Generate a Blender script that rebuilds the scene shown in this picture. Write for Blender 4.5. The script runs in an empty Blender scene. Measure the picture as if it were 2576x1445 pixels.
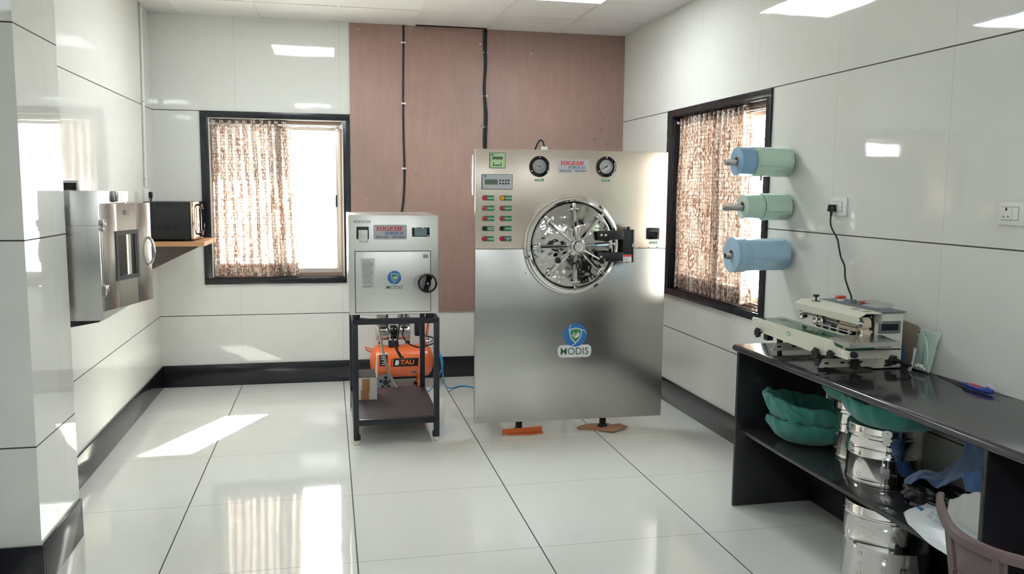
import bpy, bmesh, math, random
from mathutils import Vector, Matrix, noise as mnoise
PI = math.pi
S = bpy.context.scene
C = S.collection

# ---------------------------------------------------------------- camera
H_CAM = 1.5697; YAW, PITCH, ROLL, FPX = 0.2147, 0.1133, 0.0088, 2110.5
cd = bpy.data.cameras.new('camera'); cam = bpy.data.objects.new('camera', cd); C.objects.link(cam)
fw = Vector((math.sin(YAW)*math.cos(PITCH), math.cos(YAW)*math.cos(PITCH), -math.sin(PITCH)))
rt = Vector((math.cos(YAW), -math.sin(YAW), 0)); up = rt.cross(fw)
r2 = rt*math.cos(ROLL) + up*math.sin(ROLL); u2 = -rt*math.sin(ROLL) + up*math.cos(ROLL)
M = Matrix((r2, u2, -fw)).transposed().to_4x4(); M.translation = (0, 0, H_CAM)
cam.matrix_world = M
cd.sensor_width = 36; cd.lens = FPX/2576*36; cd.clip_start = 0.05; cd.clip_end = 400
S.camera = cam
# ---------------------------------------------------------------- view, world, sun
S.view_settings.view_transform = 'Standard'; S.view_settings.look = 'None'
S.view_settings.gamma = 1; S.view_settings.use_curve_mapping = False
S.view_settings.exposure = 1.27
W = bpy.data.worlds.new('sky'); S.world = W; W.use_nodes = True
wt = W.node_tree; wt.nodes.clear()
wo = wt.nodes.new('ShaderNodeOutputWorld'); wb = wt.nodes.new('ShaderNodeBackground')
sk = wt.nodes.new('ShaderNodeTexSky'); sk.sky_type = 'HOSEK_WILKIE'; sk.turbidity = 5; sk.ground_albedo = 0.4
SUN_D = Vector((-0.435, -0.95, -0.865)).normalized()
sk.sun_direction = -SUN_D
mx = wt.nodes.new('ShaderNodeMixRGB'); mx.inputs[0].default_value = 0.72; mx.inputs[2].default_value = (1.0, 0.985, 0.95, 1)
wt.links.new(sk.outputs[0], mx.inputs[1]); wt.links.new(mx.outputs[0], wb.inputs[0]); wt.links.new(wb.outputs[0], wo.inputs[0])
wb.inputs[1].default_value = 9.0
sl = bpy.data.lights.new('sun', 'SUN'); sl.energy = 34; sl.angle = math.radians(0.6); sl.color = (1, 0.93, 0.84)
so = bpy.data.objects.new('sun', sl); C.objects.link(so)
so.rotation_euler = SUN_D.to_track_quat('-Z', 'Y').to_euler()
PANEL_STRENGTH = 9.5

# ---------------------------------------------------------------- materials
def c(r, g, b):
    f = lambda v: ((v/255+0.055)/1.055)**2.4 if v > 10.3 else v/255/12.92
    return (f(r), f(g), f(b), 1)
class NT:
    def __init__(s, m): s.t = m.node_tree; s.n = s.t.nodes; s.l = s.t.links
    def new(s, t, **k):
        o = s.n.new(t)
        for a, b in k.items(): setattr(o, a, b)
        return o
    def link(s, a, b): s.l.new(a, b)
    def math(s, op, a, b=None, c_=None):
        o = s.n.new('ShaderNodeMath'); o.operation = op
        for i, v in enumerate((a, b, c_)):
            if v is None: continue
            if hasattr(v, 'links'): s.l.new(v, o.inputs[i])
            else: o.inputs[i].default_value = v
        return o.outputs[0]
    def mix(s, f, a, b, blend='MIX'):
        o = s.n.new('ShaderNodeMixRGB'); o.blend_type = blend
        for i, v in enumerate((f, a, b)):
            if hasattr(v, 'links'): s.l.new(v, o.inputs[i])
            else: o.inputs[i].default_value = v
        return o.outputs[0]
    def noise(s, vec, scale, detail=3, rough=0.5):
        o = s.n.new('ShaderNodeTexNoise'); o.inputs['Scale'].default_value = scale
        o.inputs['Detail'].default_value = detail; o.inputs['Roughness'].default_value = rough
        if vec is not None: s.l.new(vec, o.inputs['Vector'])
        return o.outputs['Fac']
    def scaled(s, vec, sc):
        o = s.n.new('ShaderNodeMapping'); o.inputs['Scale'].default_value = sc
        s.l.new(vec, o.inputs['Vector']); return o.outputs[0]
    def ramp(s, fac, a, b, c0=(0, 0, 0, 1), c1=(1, 1, 1, 1)):
        o = s.n.new('ShaderNodeValToRGB'); e = o.color_ramp.elements
        e[0].position = a; e[1].position = b; e[0].color = c0; e[1].color = c1
        s.l.new(fac, o.inputs[0]); return o.outputs[0]
    def line(s, coord, off, period, half):
        a = s.math('SUBTRACT', coord, off); a = s.math('DIVIDE', a, period)
        a = s.math('ADD', a, 0.5); a = s.math('FLOORED_MODULO', a, 1.0); a = s.math('SUBTRACT', a, 0.5)
        a = s.math('ABSOLUTE', a); a = s.math('MULTIPLY', a, period)
        return s.math('LESS_THAN', a, half)
    def bump(s, h, strength, dist, bsdf):
        o = s.n.new('ShaderNodeBump'); o.inputs['Strength'].default_value = strength
        o.inputs['Distance'].default_value = dist; s.l.new(h, o.inputs['Height'])
        s.l.new(o.outputs[0], bsdf.inputs['Normal'])
def base(name, col, rough=0.5, metal=0.0, **kw):
    m = bpy.data.materials.new(name); m.use_nodes = True
    b = m.node_tree.nodes['Principled BSDF']
    b.inputs['Base Color'].default_value = col; b.inputs['Roughness'].default_value = rough
    b.inputs['Metallic'].default_value = metal
    if 'coat' in kw: b.inputs['Coat Weight'].default_value = kw['coat']; b.inputs['Coat Roughness'].default_value = 0.05
    if 'trans' in kw: b.inputs['Transmission Weight'].default_value = kw['trans']
    if 'ior' in kw: b.inputs['IOR'].default_value = kw['ior']
    return m, b, NT(m)
def pm(name, col, rough=0.5, metal=0.0, var=0.05, scale=30, bump=0.0, obj=True, stretch=None, **kw):
    """plain material with a little procedural variation in tone, and optional bump"""
    m, b, n = base(name, col, rough, metal, **kw)
    tc = n.new('ShaderNodeTexCoord').outputs['Object']
    if stretch: tc = n.scaled(tc, stretch)
    f = n.noise(tc, scale)
    lo = tuple(x*(1-var) for x in col[:3])+(1,); hi = tuple(min(1, x*(1+var)) for x in col[:3])+(1,)
    n.link(n.mix(f, lo, hi), b.inputs['Base Color'])
    if bump: n.bump(f, bump, 0.002, b)
    return m
def pos(n):
    g = n.new('ShaderNodeNewGeometry'); s = n.new('ShaderNodeSeparateXYZ'); n.link(g.outputs['Position'], s.inputs[0])
    return g.outputs['Position'], s.outputs
def tile_mat(name, axis, voff, vper=0.798):
    m, b, n = base(name, c(226, 225, 214), 0.05, 0)
    b.inputs['IOR'].default_value = 1.52
    P, xyz = pos(n)
    cloud = n.noise(n.scaled(P, (1, 1, 1)), 1.6, 4, 0.6)
    fine = n.noise(P, 14, 3)
    col = n.mix(cloud, c(224, 225, 219), c(233, 233, 229))
    col = n.mix(n.math('MULTIPLY', fine, 0.25), col, c(208, 209, 202))
    hj = n.line(xyz[2], 0.570, 0.8, 0.0030)
    col = n.mix(hj, col, c(62, 62, 52))
    vj = n.line(xyz[axis], voff, vper, 0.0011)
    col = n.mix(n.math('MULTIPLY', vj, 0.45), col, c(140, 140, 130))
    n.link(col, b.inputs['Base Color'])
    r = n.math('ADD', n.math('MULTIPLY', hj, 0.6), 0.035); n.link(r, b.inputs['Roughness'])
    wave = n.noise(P, 2.2, 2)
    n.bump(wave, 0.06, 0.02, b)
    return m
def floor_mat():
    m, b, n = base('floor_tiles', c(215, 216, 208), 0.05)
    P, xyz = pos(n)
    col = n.mix(n.noise(P, 2.5, 5, 0.6), c(222, 224, 219), c(233, 234, 230))
    col = n.mix(n.math('MULTIPLY', n.noise(n.scaled(P, (14, 60, 10)), 1, 3), 0.25), col, c(208, 210, 204))
    lx = n.line(xyz[0], -0.7045, 0.8, 0.0030); ly = n.line(xyz[1], 6.664, 0.8, 0.0015)
    lm = n.math('MAXIMUM', lx, n.math('MULTIPLY', ly, 0.75))
    col = n.mix(lm, col, c(58, 58, 50))
    n.link(col, b.inputs['Base Color'])
    n.link(n.math('ADD', n.math('MULTIPLY', lm, 0.6), 0.04), b.inputs['Roughness'])
    n.bump(n.noise(P, 1.7, 2), 0.05, 0.02, b)
    return m
def granite(name, col, rough=0.12, speck=(70, 68, 66), amt=0.65):
    m, b, n = base(name, col, rough)
    P, _ = pos(n)
    v = n.new('ShaderNodeTexVoronoi'); v.inputs['Scale'].default_value = 130; n.link(P, v.inputs['Vector'])
    sp = n.ramp(n.noise(P, 70, 4, 0.7), 0.55, 0.72)
    sp2 = n.ramp(v.outputs['Distance'], 0.0, 0.35, (1, 1, 1, 1), (0, 0, 0, 1))
    f = n.math('MULTIPLY', n.math('MULTIPLY', sp, sp2), amt)
    n.link(n.mix(f, col, c(*speck)), b.inputs['Base Color'])
    n.link(n.math('ADD', n.math('MULTIPLY', n.noise(P, 9, 3), 0.1), rough-0.04), b.inputs['Roughness'])
    return m
def brushed(name, col, rough, sx=(1, 1, 160), wave=0.0, aniso=0.0, rv=0.035):
    m, b, n = base(name, col, rough, 1.0)
    tc = n.new('ShaderNodeTexCoord').outputs['Object']
    f = n.noise(n.scaled(tc, sx), 3, 4, 0.7)
    n.link(n.mix(f, tuple(x*0.97 for x in col[:3])+(1,), col), b.inputs['Base Color'])
    n.link(n.math('ADD', n.math('MULTIPLY', f, rv), rough-rv/2), b.inputs['Roughness'])
    if wave:
        g = n.noise(n.scaled(tc, (1.1, 1, 2.2)), 1.3, 1)
        n.bump(g, wave, 0.05, b)
    if aniso:
        b.inputs['Anisotropic'].default_value = aniso
    return m
MT = {}
MT['wall_b'] = tile_mat('wall_tiles_back', 0, -0.7)
MT['wall_s'] = tile_mat('wall_tiles_side', 1, 3.81)
MT['floor'] = floor_mat()
MT['granite'] = granite('black_granite', c(38, 38, 42), 0.13)
MT['gran_top'] = granite('black_granite_worktop', c(50, 49, 52), 0.10, (92, 88, 86), 0.7)
MT['gran_frame'] = granite('window_frame_granite', c(28, 29, 35), 0.25, (58, 60, 66), 0.6)
MT['gran_brown'] = granite('brown_granite', c(78, 66, 62), 0.25, (150, 140, 134), 0.6)
MT['steel'] = brushed('brushed_steel', (0.49, 0.48, 0.46, 1), 0.26, (2, 1, 300), wave=0.12)
MT['steel_reflect_warm'] = brushed('brushed_steel_warm_reflection', (0.68, 0.59, 0.51, 1), 0.30, (2, 1, 300), wave=0.10)  # the upper panel's warm reflection is put into the steel colour
MT['steel_grey'] = brushed('satin_steel', (0.74, 0.73, 0.70, 1), 0.33, (120, 1, 2), wave=0.06)
MT['steel_cab'] = brushed('cabinet_steel', (0.55, 0.54, 0.52, 1), 0.26, (60, 60, 2), wave=0.06)
MT['chrome'] = pm('polished_steel', (0.80, 0.78, 0.76, 1), 0.07, 1.0, var=0.03)
MT['chrome_r'] = pm('turned_steel', (0.62, 0.61, 0.60, 1), 0.2, 1.0, var=0.05)
MT['alu'] = pm('brown_aluminium', c(150, 128, 116), 0.4, 0.5, var=0.05)
MT['alu_sunlit'] = pm('sunlit_aluminium', c(205, 195, 188), 0.35, 0.4, var=0.05)  # sash aluminium lightened, sunlight put into the colour
MT['black'] = pm('black_plastic', c(24, 24, 27), 0.35, var=0.1)
MT['gloss_black'] = pm('gloss_black_plastic', c(14, 14, 15), 0.08, var=0.1)
MT['rubber'] = pm('black_rubber', c(28, 28, 30), 0.6, var=0.1)
MT['matte_black'] = pm('painted_black_steel', c(30, 32, 42), 0.38, var=0.12, scale=60)
MT['shelf_paint'] = pm('worn_dark_paint', c(58, 52, 60), 0.42, var=0.2, scale=7)
MT['white'] = pm('white_plastic', c(232, 233, 228), 0.3, var=0.02)
MT['white_m'] = pm('white_paint', c(226, 226, 220), 0.5, var=0.03)
MT['cream'] = pm('cream_enamel', c(222, 221, 205), 0.32, var=0.02, scale=8)
MT['ivory'] = pm('ivory_silicone', c(205, 192, 168), 0.5, var=0.05)
MT['cap'] = pm('pale_caster_cap', c(222, 218, 200), 0.5, var=0.04)
MT['orange'] = pm('orange_enamel', c(238, 112, 58), 0.3, var=0.04, coat=0.3)
MT['orange_d'] = pm('orange_board', c(214, 104, 48), 0.6, var=0.12, scale=50)
MT['card'] = pm('cardboard', c(168, 132, 100), 0.85, var=0.15, scale=40)
MT['card_grey'] = pm('grey_brown_card', c(142, 128, 116), 0.8, var=0.05, scale=20)
MT['tape'] = pm('brown_parcel_tape', c(176, 130, 84), 0.4, var=0.05)
MT['dark_in'] = pm('dark_inside', c(22, 20, 24), 0.8, var=0.1)
MT['foam'] = pm('white_carton', c(226, 222, 214), 0.8, var=0.04)
MT['grey'] = pm('grey_plastic', c(112, 118, 122), 0.45, var=0.05)
MT['seal_dark'] = pm('dark_grey_seal', c(74, 80, 80), 0.5, var=0.05)
MT['silver'] = pm('cast_aluminium', c(190, 190, 188), 0.35, 0.85, var=0.08)
MT['lcd'] = pm('lcd_screen', c(98, 116, 98), 0.25, var=0.04)
MT['lcd_b'] = pm('blue_grey_screen', c(128, 142, 150), 0.2, var=0.08, scale=12)
MT['green_face'] = pm('pale_green_face', c(186, 220, 166), 0.4, var=0.02)
MT['grey_face'] = pm('pale_grey_face', c(196, 200, 206), 0.4, var=0.02)
MT['lab_green'] = pm('green_label', c(36, 128, 78), 0.4, var=0.04)
MT['lab_white'] = pm('white_label', c(222, 222, 222), 0.4, var=0.02)
MT['lab_silver'] = pm('silver_label', c(190, 190, 196), 0.35, var=0.02)
MT['ink'] = pm('black_ink', c(32, 32, 36), 0.5, var=0.05)
MT['ink_grey'] = pm('grey_ink', c(120, 122, 122), 0.5, var=0.05)
MT['ink_red'] = pm('red_ink', c(214, 38, 48), 0.4, var=0.03)
MT['ink_blue'] = pm('blue_ink', c(40, 92, 168), 0.4, var=0.03)
MT['ink_green'] = pm('green_ink', c(62, 100, 82), 0.4, var=0.03)
MT['ink_teal'] = pm('teal_ink', c(30, 140, 120), 0.4, var=0.03)
MT['ink_white'] = pm('white_ink', c(236, 238, 236), 0.4, var=0.02)
MT['logo_blue'] = pm('logo_blue', c(52, 116, 190), 0.35, var=0.03)
MT['logo_green'] = pm('logo_green', c(52, 138, 88), 0.35, var=0.03)
MT['lamp_red'] = pm('red_lens', c(214, 24, 62), 0.15, var=0.04)
MT['lamp_amber'] = pm('amber_lens', c(244, 168, 24), 0.15, var=0.04)
MT['lamp_brick'] = pm('orange_red_lens', c(196, 66, 42), 0.2, var=0.08)
MT['knob_dk'] = pm('dark_green_knob', c(14, 30, 26), 0.3, var=0.05)
MT['cable'] = pm('black_cable', c(18, 18, 20), 0.45, var=0.05)
MT['hose_w'] = pm('milky_hose', c(214, 198, 186), 0.35, var=0.03)
MT['hose_b'] = pm('blue_hose', c(58, 150, 206), 0.3, var=0.04)
MT['copper'] = pm('copper_mirror', (0.72, 0.56, 0.46, 1), 0.06, 1.0, var=0.03)
MT['wood'] = pm('oak_veneer', c(178, 132, 92), 0.45, var=0.16, scale=9, stretch=(1, 12, 12))
MT['conduit'] = pm('conduit_pvc', c(222, 224, 216), 0.35, var=0.02)
MT['plum'] = pm('plum_plastic', c(98, 80, 80), 0.38, var=0.04, scale=20)
MT['black_bag'] = pm('black_bag_film', c(26, 27, 30), 0.38, var=0.2, scale=12)
MT['red_plastic'] = pm('red_button', c(208, 60, 52), 0.35, var=0.05)
MT['belt'] = pm('green_belt', c(38, 92, 68), 0.12, var=0.08)
MT['tool_blue'] = pm('blue_handle', c(36, 56, 150), 0.3, var=0.05)
MT['tool_red'] = pm('red_handle', c(178, 56, 78), 0.3, var=0.05)
def cloth(name, a, b_, scale=14, bump=0.5, sheen=0.3):
    m, b, n = base(name, a, 0.9)
    tc = n.new('ShaderNodeTexCoord').outputs['Object']
    n.link(n.mix(n.noise(tc, scale, 4), a, b_), b.inputs['Base Color'])
    b.inputs['Sheen Weight'].default_value = sheen
    n.bump(n.noise(tc, 260, 2), bump*0.5, 0.0008, b)
    return m
MT['green_cloth'] = cloth('green_surgical_cloth', c(38, 110, 100), c(70, 148, 134))
MT['blue_cloth'] = cloth('blue_drape_cloth', c(26, 60, 112), c(50, 92, 142))
MT['grey_cloth'] = cloth('grey_sack_cloth', c(112, 112, 108), c(140, 140, 136))
def film(name, col, alpha, rough=0.25):
    m, b, n = base(name, col, rough)
    tc = n.new('ShaderNodeTexCoord').outputs['Object']
    n.link(n.mix(n.noise(tc, 20, 3), tuple(x*0.9 for x in col[:3])+(1,), col), b.inputs['Base Color'])
    b.inputs['Alpha'].default_value = alpha
    return m
MT['reel_blue'] = film('blue_reel_film', c(176, 210, 234), 1.0, 0.2)
MT['reel_blue_d'] = film('darker_blue_reel_film', c(146, 190, 226), 1.0, 0.22)
MT['reel_green'] = film('green_reel_film', c(206, 234, 216), 1.0, 0.2)
MT['pouch'] = film('clear_green_pouch', c(208, 232, 218), 0.8, 0.2)
MT['sheet_white'] = film('translucent_white_film', c(206, 210, 204), 0.93, 0.3)
MT['pack_white'] = film('white_pack_film', c(226, 232, 236), 1.0, 0.28)
def glass(name, tint=(0.96, 0.98, 0.97, 1)):
    m = bpy.data.materials.new(name); m.use_nodes = True; n = NT(m); n.n.clear()
    o = n.new('ShaderNodeOutputMaterial'); t = n.new('ShaderNodeBsdfTransparent'); g = n.new('ShaderNodeBsdfGlossy')
    g.inputs['Roughness'].default_value = 0.02; t.inputs[0].default_value = tint
    f = n.new('ShaderNodeFresnel'); f.inputs[0].default_value = 1.45; x = n.new('ShaderNodeMixShader')
    bf = n.new('ShaderNodeNewGeometry').outputs['Backfacing']
    n.link(n.math('MULTIPLY', f.outputs[0], n.math('SUBTRACT', 1.0, bf)), x.inputs[0]); n.link(t.outputs[0], x.inputs[1]); n.link(g.outputs[0], x.inputs[2]); n.link(x.outputs[0], o.inputs[0])
    return m
MT['glass'] = glass('window_glass')
MT['smoke'] = glass('clear_cover', (0.9, 0.9, 0.9, 1))
def emis(name, col, st):
    m = bpy.data.materials.new(name); m.use_nodes = True; n = NT(m); n.n.clear()
    o = n.new('ShaderNodeOutputMaterial'); e = n.new('ShaderNodeEmission')
    e.inputs[0].default_value = col; e.inputs[1].default_value = st; n.link(e.outputs[0], o.inputs[0]); return m
MT['panel'] = emis('led_panel_glow', (0.90, 0.97, 1.0, 1), PANEL_STRENGTH)
def plywood():
    m, b, n = base('stained_plywood', c(166, 130, 118), 0.5)
    P, xyz = pos(n)
    g = n.noise(n.scaled(P, (9, 1, 1.2)), 3, 5, 0.65)
    col = n.mix(g, c(162, 130, 120), c(188, 156, 146))
    g2 = n.noise(n.scaled(P, (60, 1, 4)), 2, 3)
    col = n.mix(n.math('MULTIPLY', g2, 0.35), col, c(140, 104, 94))
    big = n.ramp(n.noise(P, 1.3, 3), 0.42, 0.62)
    col = n.mix(n.math('MULTIPLY', big, 0.4), col, c(140, 122, 112))
    # worn black scuffs, near two vertical bands
    for x0, z0, z1 in ((1.32, 1.75, 2.2), (2.28, 1.9, 2.75)):
        band = n.math('LESS_THAN', n.math('ABSOLUTE', n.math('SUBTRACT', xyz[0], x0)), 0.09)
        zz = n.math('MULTIPLY', n.math('GREATER_THAN', xyz[2], z0), n.math('LESS_THAN', xyz[2], z1))
        sp = n.ramp(n.noise(P, 34, 3, 0.6), 0.63, 0.68)
        f = n.math('MULTIPLY', n.math('MULTIPLY', band, zz), sp)
        col = n.mix(n.math('MULTIPLY', f, 0.75), col, c(48, 48, 50))
    n.link(col, b.inputs['Base Color'])
    return m
MT['ply'] = plywood()
def ceiling_mat():
    m, b, n = base('ceiling_tiles', c(226, 225, 221), 0.85)
    P, _ = pos(n)
    f = n.noise(P, 120, 4, 0.7)
    n.link(n.mix(f, c(222, 220, 219), c(236, 234, 233)), b.inputs['Base Color']); n.bump(f, 0.3, 0.002, b)
    return m
MT['ceiling'] = ceiling_mat()
def curtain_mat():
    m = bpy.data.materials.new('printed_curtain'); m.use_nodes = True; n = NT(m); n.n.clear()
    o = n.new('ShaderNodeOutputMaterial')
    uv = n.new('ShaderNodeUVMap').outputs[0]; s = n.new('ShaderNodeSeparateXYZ')
    # wobble the coordinates so that the printed grid is hand drawn
    nz = n.new('ShaderNodeTexNoise'); nz.inputs['Scale'].default_value = 16; nz.inputs['Detail'].default_value = 2; n.link(uv, nz.inputs['Vector'])
    ad = n.new('ShaderNodeVectorMath'); ad.operation = 'MULTIPLY_ADD'; n.link(nz.outputs['Color'], ad.inputs[0])
    ad.inputs[1].default_value = (0.011, 0.011, 0); n.link(uv, ad.inputs[2]); n.link(ad.outputs[0], s.inputs[0])
    U, V = s.outputs[0], s.outputs[1]
    gate1 = n.ramp(n.noise(n.scaled(uv, (22, 6, 1)), 1, 1), 0.46, 0.48); gate2 = n.ramp(n.noise(n.scaled(uv, (6, 22, 1)), 1.3, 1), 0.44, 0.46)
    lu = n.math('MULTIPLY', n.line(U, 0.0, 0.021, 0.0012), gate1); lv = n.math('MULTIPLY', n.line(V, 0.0, 0.024, 0.0012), gate2)
    lines = n.math('MAXIMUM', lu, lv)
    br = n.ramp(n.noise(n.scaled(uv, (95, 34, 1)), 1, 2, 0.5), 0.45, 0.51)
    br2 = n.ramp(n.noise(n.scaled(uv, (12, 5, 1)), 1, 2), 0.3, 0.6)
    col = n.mix(n.math('MULTIPLY', br, n.math('ADD', n.math('MULTIPLY', br2, 0.6), 0.3)), c(228, 219, 210), c(138, 97, 82))
    col = n.mix(n.math('MULTIPLY', lines, 0.85), col, c(52, 38, 36))
    d = n.new('ShaderNodeBsdfDiffuse'); t = n.new('ShaderNodeBsdfTranslucent'); x = n.new('ShaderNodeMixShader'); x.inputs[0].default_value = 0.22
    n.link(col, d.inputs[0]); n.link(col, t.inputs[0]); n.link(d.outputs[0], x.inputs[1]); n.link(t.outputs[0], x.inputs[2]); n.link(x.outputs[0], o.inputs[0])
    return m
MT['curtain'] = curtain_mat()
def mirror_dish():
    m, b, n = base('hammered_mirror_steel', (0.54, 0.51, 0.48, 1), 0.07, 1.0)
    tc = n.new('ShaderNodeTexCoord').outputs['Object']
    n.bump(n.noise(tc, 7, 2, 0.5), 0.8, 0.02, b)
    return m
MT['dish'] = mirror_dish()

# ---------------------------------------------------------------- mesh tools
OFF = {}
class MB:
    def __init__(s): s.b = bmesh.new()
    def _m(s, fs, mi):
        if mi:
            for f in fs: f.material_index = mi
    def box(s, x0, x1, y0, y1, z0, z1, bev=0.0, seg=2, mat=None, mi=0):
        n0 = set(s.b.faces)
        r = bmesh.ops.create_cube(s.b, size=1)
        vs = r['verts']
        bmesh.ops.scale(s.b, vec=(abs(x1-x0), abs(y1-y0), abs(z1-z0)), verts=vs)
        bmesh.ops.translate(s.b, vec=((x0+x1)/2, (y0+y1)/2, (z0+z1)/2), verts=vs)
        if bev:
            es = list({e for v in vs for e in v.link_edges})
            rr = bmesh.ops.bevel(s.b, geom=es, offset=bev, segments=seg, affect='EDGES', profile=0.5)
            vs = list({v for f in s.b.faces if f not in n0 for v in f.verts})
        if mat is not None: bmesh.ops.transform(s.b, matrix=mat, verts=vs)
        s._m([f for f in s.b.faces if f not in n0], mi)
        return s
    def lathe(s, prof, org, axis=(0, 0, 1), seg=32, ref=None, a0=0, a1=2*PI, mi=0, smooth=True):
        ax = Vector(axis).normalized(); u = Vector(ref) if ref else ax.orthogonal().normalized()
        u = (u-ax*u.dot(ax)).normalized(); v = ax.cross(u); org = Vector(org)
        full = abs(a1-a0-2*PI) < 1e-6; k = seg if full else seg+1
        rows = []
        for r, h in prof:
            if r < 1e-6: rows.append([s.b.verts.new(org+ax*h)]*k)
            else: rows.append([s.b.verts.new(org+ax*h+(u*math.cos(a0+(a1-a0)*i/seg)+v*math.sin(a0+(a1-a0)*i/seg))*r) for i in range(k)])
        for A, B in zip(rows, rows[1:]):
            for i in range(seg):
                j = (i+1) % k; q = []
                for w in (A[i], A[j], B[j], B[i]):
                    if w not in q: q.append(w)
                if len(q) > 2:
                    try: f = s.b.faces.new(q); f.smooth = smooth; f.material_index = mi
                    except ValueError: pass
        return s
    def cyl(s, p0, p1, r0, r1=None, seg=20, mi=0):
        p0, p1 = Vector(p0), Vector(p1); r1 = r0 if r1 is None else r1; L = (p1-p0).length
        n0 = set(s.b.faces)
        s.lathe([(0, 0), (r0, 0), (r0, 0), (r1, L), (r1, L), (0, L)], p0, p1-p0, seg, mi=mi)
        return s
    def sph(s, p, r, sc=(1, 1, 1), seg=20, mi=0):
        pr = [(r*math.sin(PI*i/12)*sc[0], -r*math.cos(PI*i/12)*sc[2]) for i in range(13)]
        return s.lathe(pr, p, (0, 0, 1), seg, mi=mi)
    def torus(s, p, axis, R, r, seg=40, ms=10, a0=0, a1=2*PI, ref=None, mi=0):
        return s.lathe([(R+r*math.cos(2*PI*i/ms), r*math.sin(2*PI*i/ms)) for i in range(ms+1)], p, axis, seg, ref, a0, a1, mi)
    def tube(s, pts, r, seg=10, smooth=True, sub=0, cap=True, mi=0):
        P = [Vector(p) for p in pts]
        if sub:
            Q = []
            for i in range(len(P)-1):
                p0, p1, p2, p3 = P[max(i-1, 0)], P[i], P[i+1], P[min(i+2, len(P)-1)]
                for k in range(sub):
                    t = k/sub; Q.append(0.5*((2*p1)+(p2-p0)*t+(2*p0-5*p1+4*p2-p3)*t*t+(3*p1-p0-3*p2+p3)*t**3))
            Q.append(P[-1]); P = Q
        if isinstance(r, (list, tuple)) and len(r) != len(P):
            r0, n_ = list(r), len(r)-1; r = []
            for i in range(len(P)):
                f_ = i/(len(P)-1)*n_; a_ = min(int(f_), n_-1); r.append(r0[a_]+(r0[a_+1]-r0[a_])*(f_-a_))
        rows = []; t0 = (P[1]-P[0]).normalized(); u = t0.orthogonal().normalized()
        for i, p in enumerate(P):
            t = (P[min(i+1, len(P)-1)]-P[max(i-1, 0)]).normalized()
            u = (u-t*u.dot(t)).normalized(); v = t.cross(u)
            rr = r[i] if isinstance(r, (list, tuple)) else r
            rows.append([s.b.verts.new(p+(u*math.cos(2*PI*k/seg)+v*math.sin(2*PI*k/seg))*rr) for k in range(seg)])
        for A, B in zip(rows, rows[1:]):
            for k in range(seg):
                f = s.b.faces.new((A[k], A[(k+1) % seg], B[(k+1) % seg], B[k])); f.smooth = smooth; f.material_index = mi
        if cap:
            s.b.faces.new(rows[0][::-1]).material_index = mi; s.b.faces.new(rows[-1]).material_index = mi
        return s
    def prism(s, pts, vec, mi=0, bev=0):
        v = Vector(vec); a = [s.b.verts.new(Vector(p)) for p in pts]; b2 = [s.b.verts.new(Vector(p)+v) for p in pts]
        fs = [s.b.faces.new(a[::-1]), s.b.faces.new(b2)]
        n = len(pts)
        for i in range(n): fs.append(s.b.faces.new((a[i], a[(i+1) % n], b2[(i+1) % n], b2[i])))
        s._m(fs, mi)
        if bev:
            es = list({e for f in fs for e in f.edges})
            bmesh.ops.bevel(s.b, geom=es, offset=bev, segments=2, affect='EDGES', profile=0.5)
        return s
    def grid(s, rows, closed=False, smooth=True, mi=0):
        R = [[s.b.verts.new(Vector(p)) for p in r] for r in rows]
        for A, B in zip(R, R[1:]):
            n = len(A)
            for i in range(n if closed else n-1):
                f = s.b.faces.new((A[i], A[(i+1) % n], B[(i+1) % n], B[i])); f.smooth = smooth; f.material_index = mi
        return s
    def star(s, p, axis, R, h, lobes=6, mi=0):
        ax = Vector(axis).normalized(); u = ax.orthogonal().normalized(); v = ax.cross(u); p = Vector(p); n = 48
        def ring(k, hh): return [p+ax*hh+(u*math.cos(2*PI*i/n)+v*math.sin(2*PI*i/n))*R*k*(1+0.14*math.cos(lobes*2*PI*i/n)) for i in range(n)]
        rows = [ring(0.9, 0), ring(1, h*0.15), ring(1, h*0.8), ring(0.85, h), ring(0.3, h), ring(0.28, h*0.85), ring(0.02, h*0.85)]
        s.grid(rows, True, True, mi)
        s.grid([ring(0.9, 0), ring(0.02, 0)], True, False, mi)
        return s
    def build(s, name, mat, parent=None, solid=0.0, sub=0, flat=False, wnorm=True):
        me = bpy.data.meshes.new(name)
        off = OFF.get(parent.name, Vector()) if parent else Vector()
        if off.length: bmesh.ops.translate(s.b, vec=-off, verts=list(s.b.verts))
        bmesh.ops.remove_doubles(s.b, verts=list(s.b.verts), dist=1e-6)
        bmesh.ops.recalc_face_normals(s.b, faces=list(s.b.faces))
        s.b.to_mesh(me); s.b.free()
        for m in (mat if isinstance(mat, (list, tuple)) else [mat]): me.materials.append(MT[m] if isinstance(m, str) else m)
        o = bpy.data.objects.new(name, me); C.objects.link(o)
        if parent: o.parent = parent; OFF[o.name] = off
        if solid:
            q = o.modifiers.new('solid', 'SOLIDIFY'); q.thickness = solid; q.offset = 0
        if sub:
            q = o.modifiers.new('sub', 'SUBSURF'); q.levels = sub; q.render_levels = sub
        if not flat:
            for p in me.polygons: p.use_smooth = True
            me.set_sharp_from_angle(angle=math.radians(38))
        return o
def thing(name, label, cat, loc=(0, 0, 0), group=None, local=False, rotz=0):
    o = bpy.data.objects.new(name, None); C.objects.link(o); o.location = loc; o.rotation_euler = (0, 0, rotz)
    o.empty_display_size = 0.05
    o['label'] = label; o['category'] = cat
    if group: o['group'] = group
    OFF[o.name] = Vector() if local else Vector(loc)
    return o
def tag(o, label, cat, group=None, kind=None):
    o['label'] = label; o['category'] = cat
    if group: o['group'] = group
    if kind: o['kind'] = kind
    return o
def struct(o): o['kind'] = 'structure'; return o
def lab(o, s): o['label'] = s; return o
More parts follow.
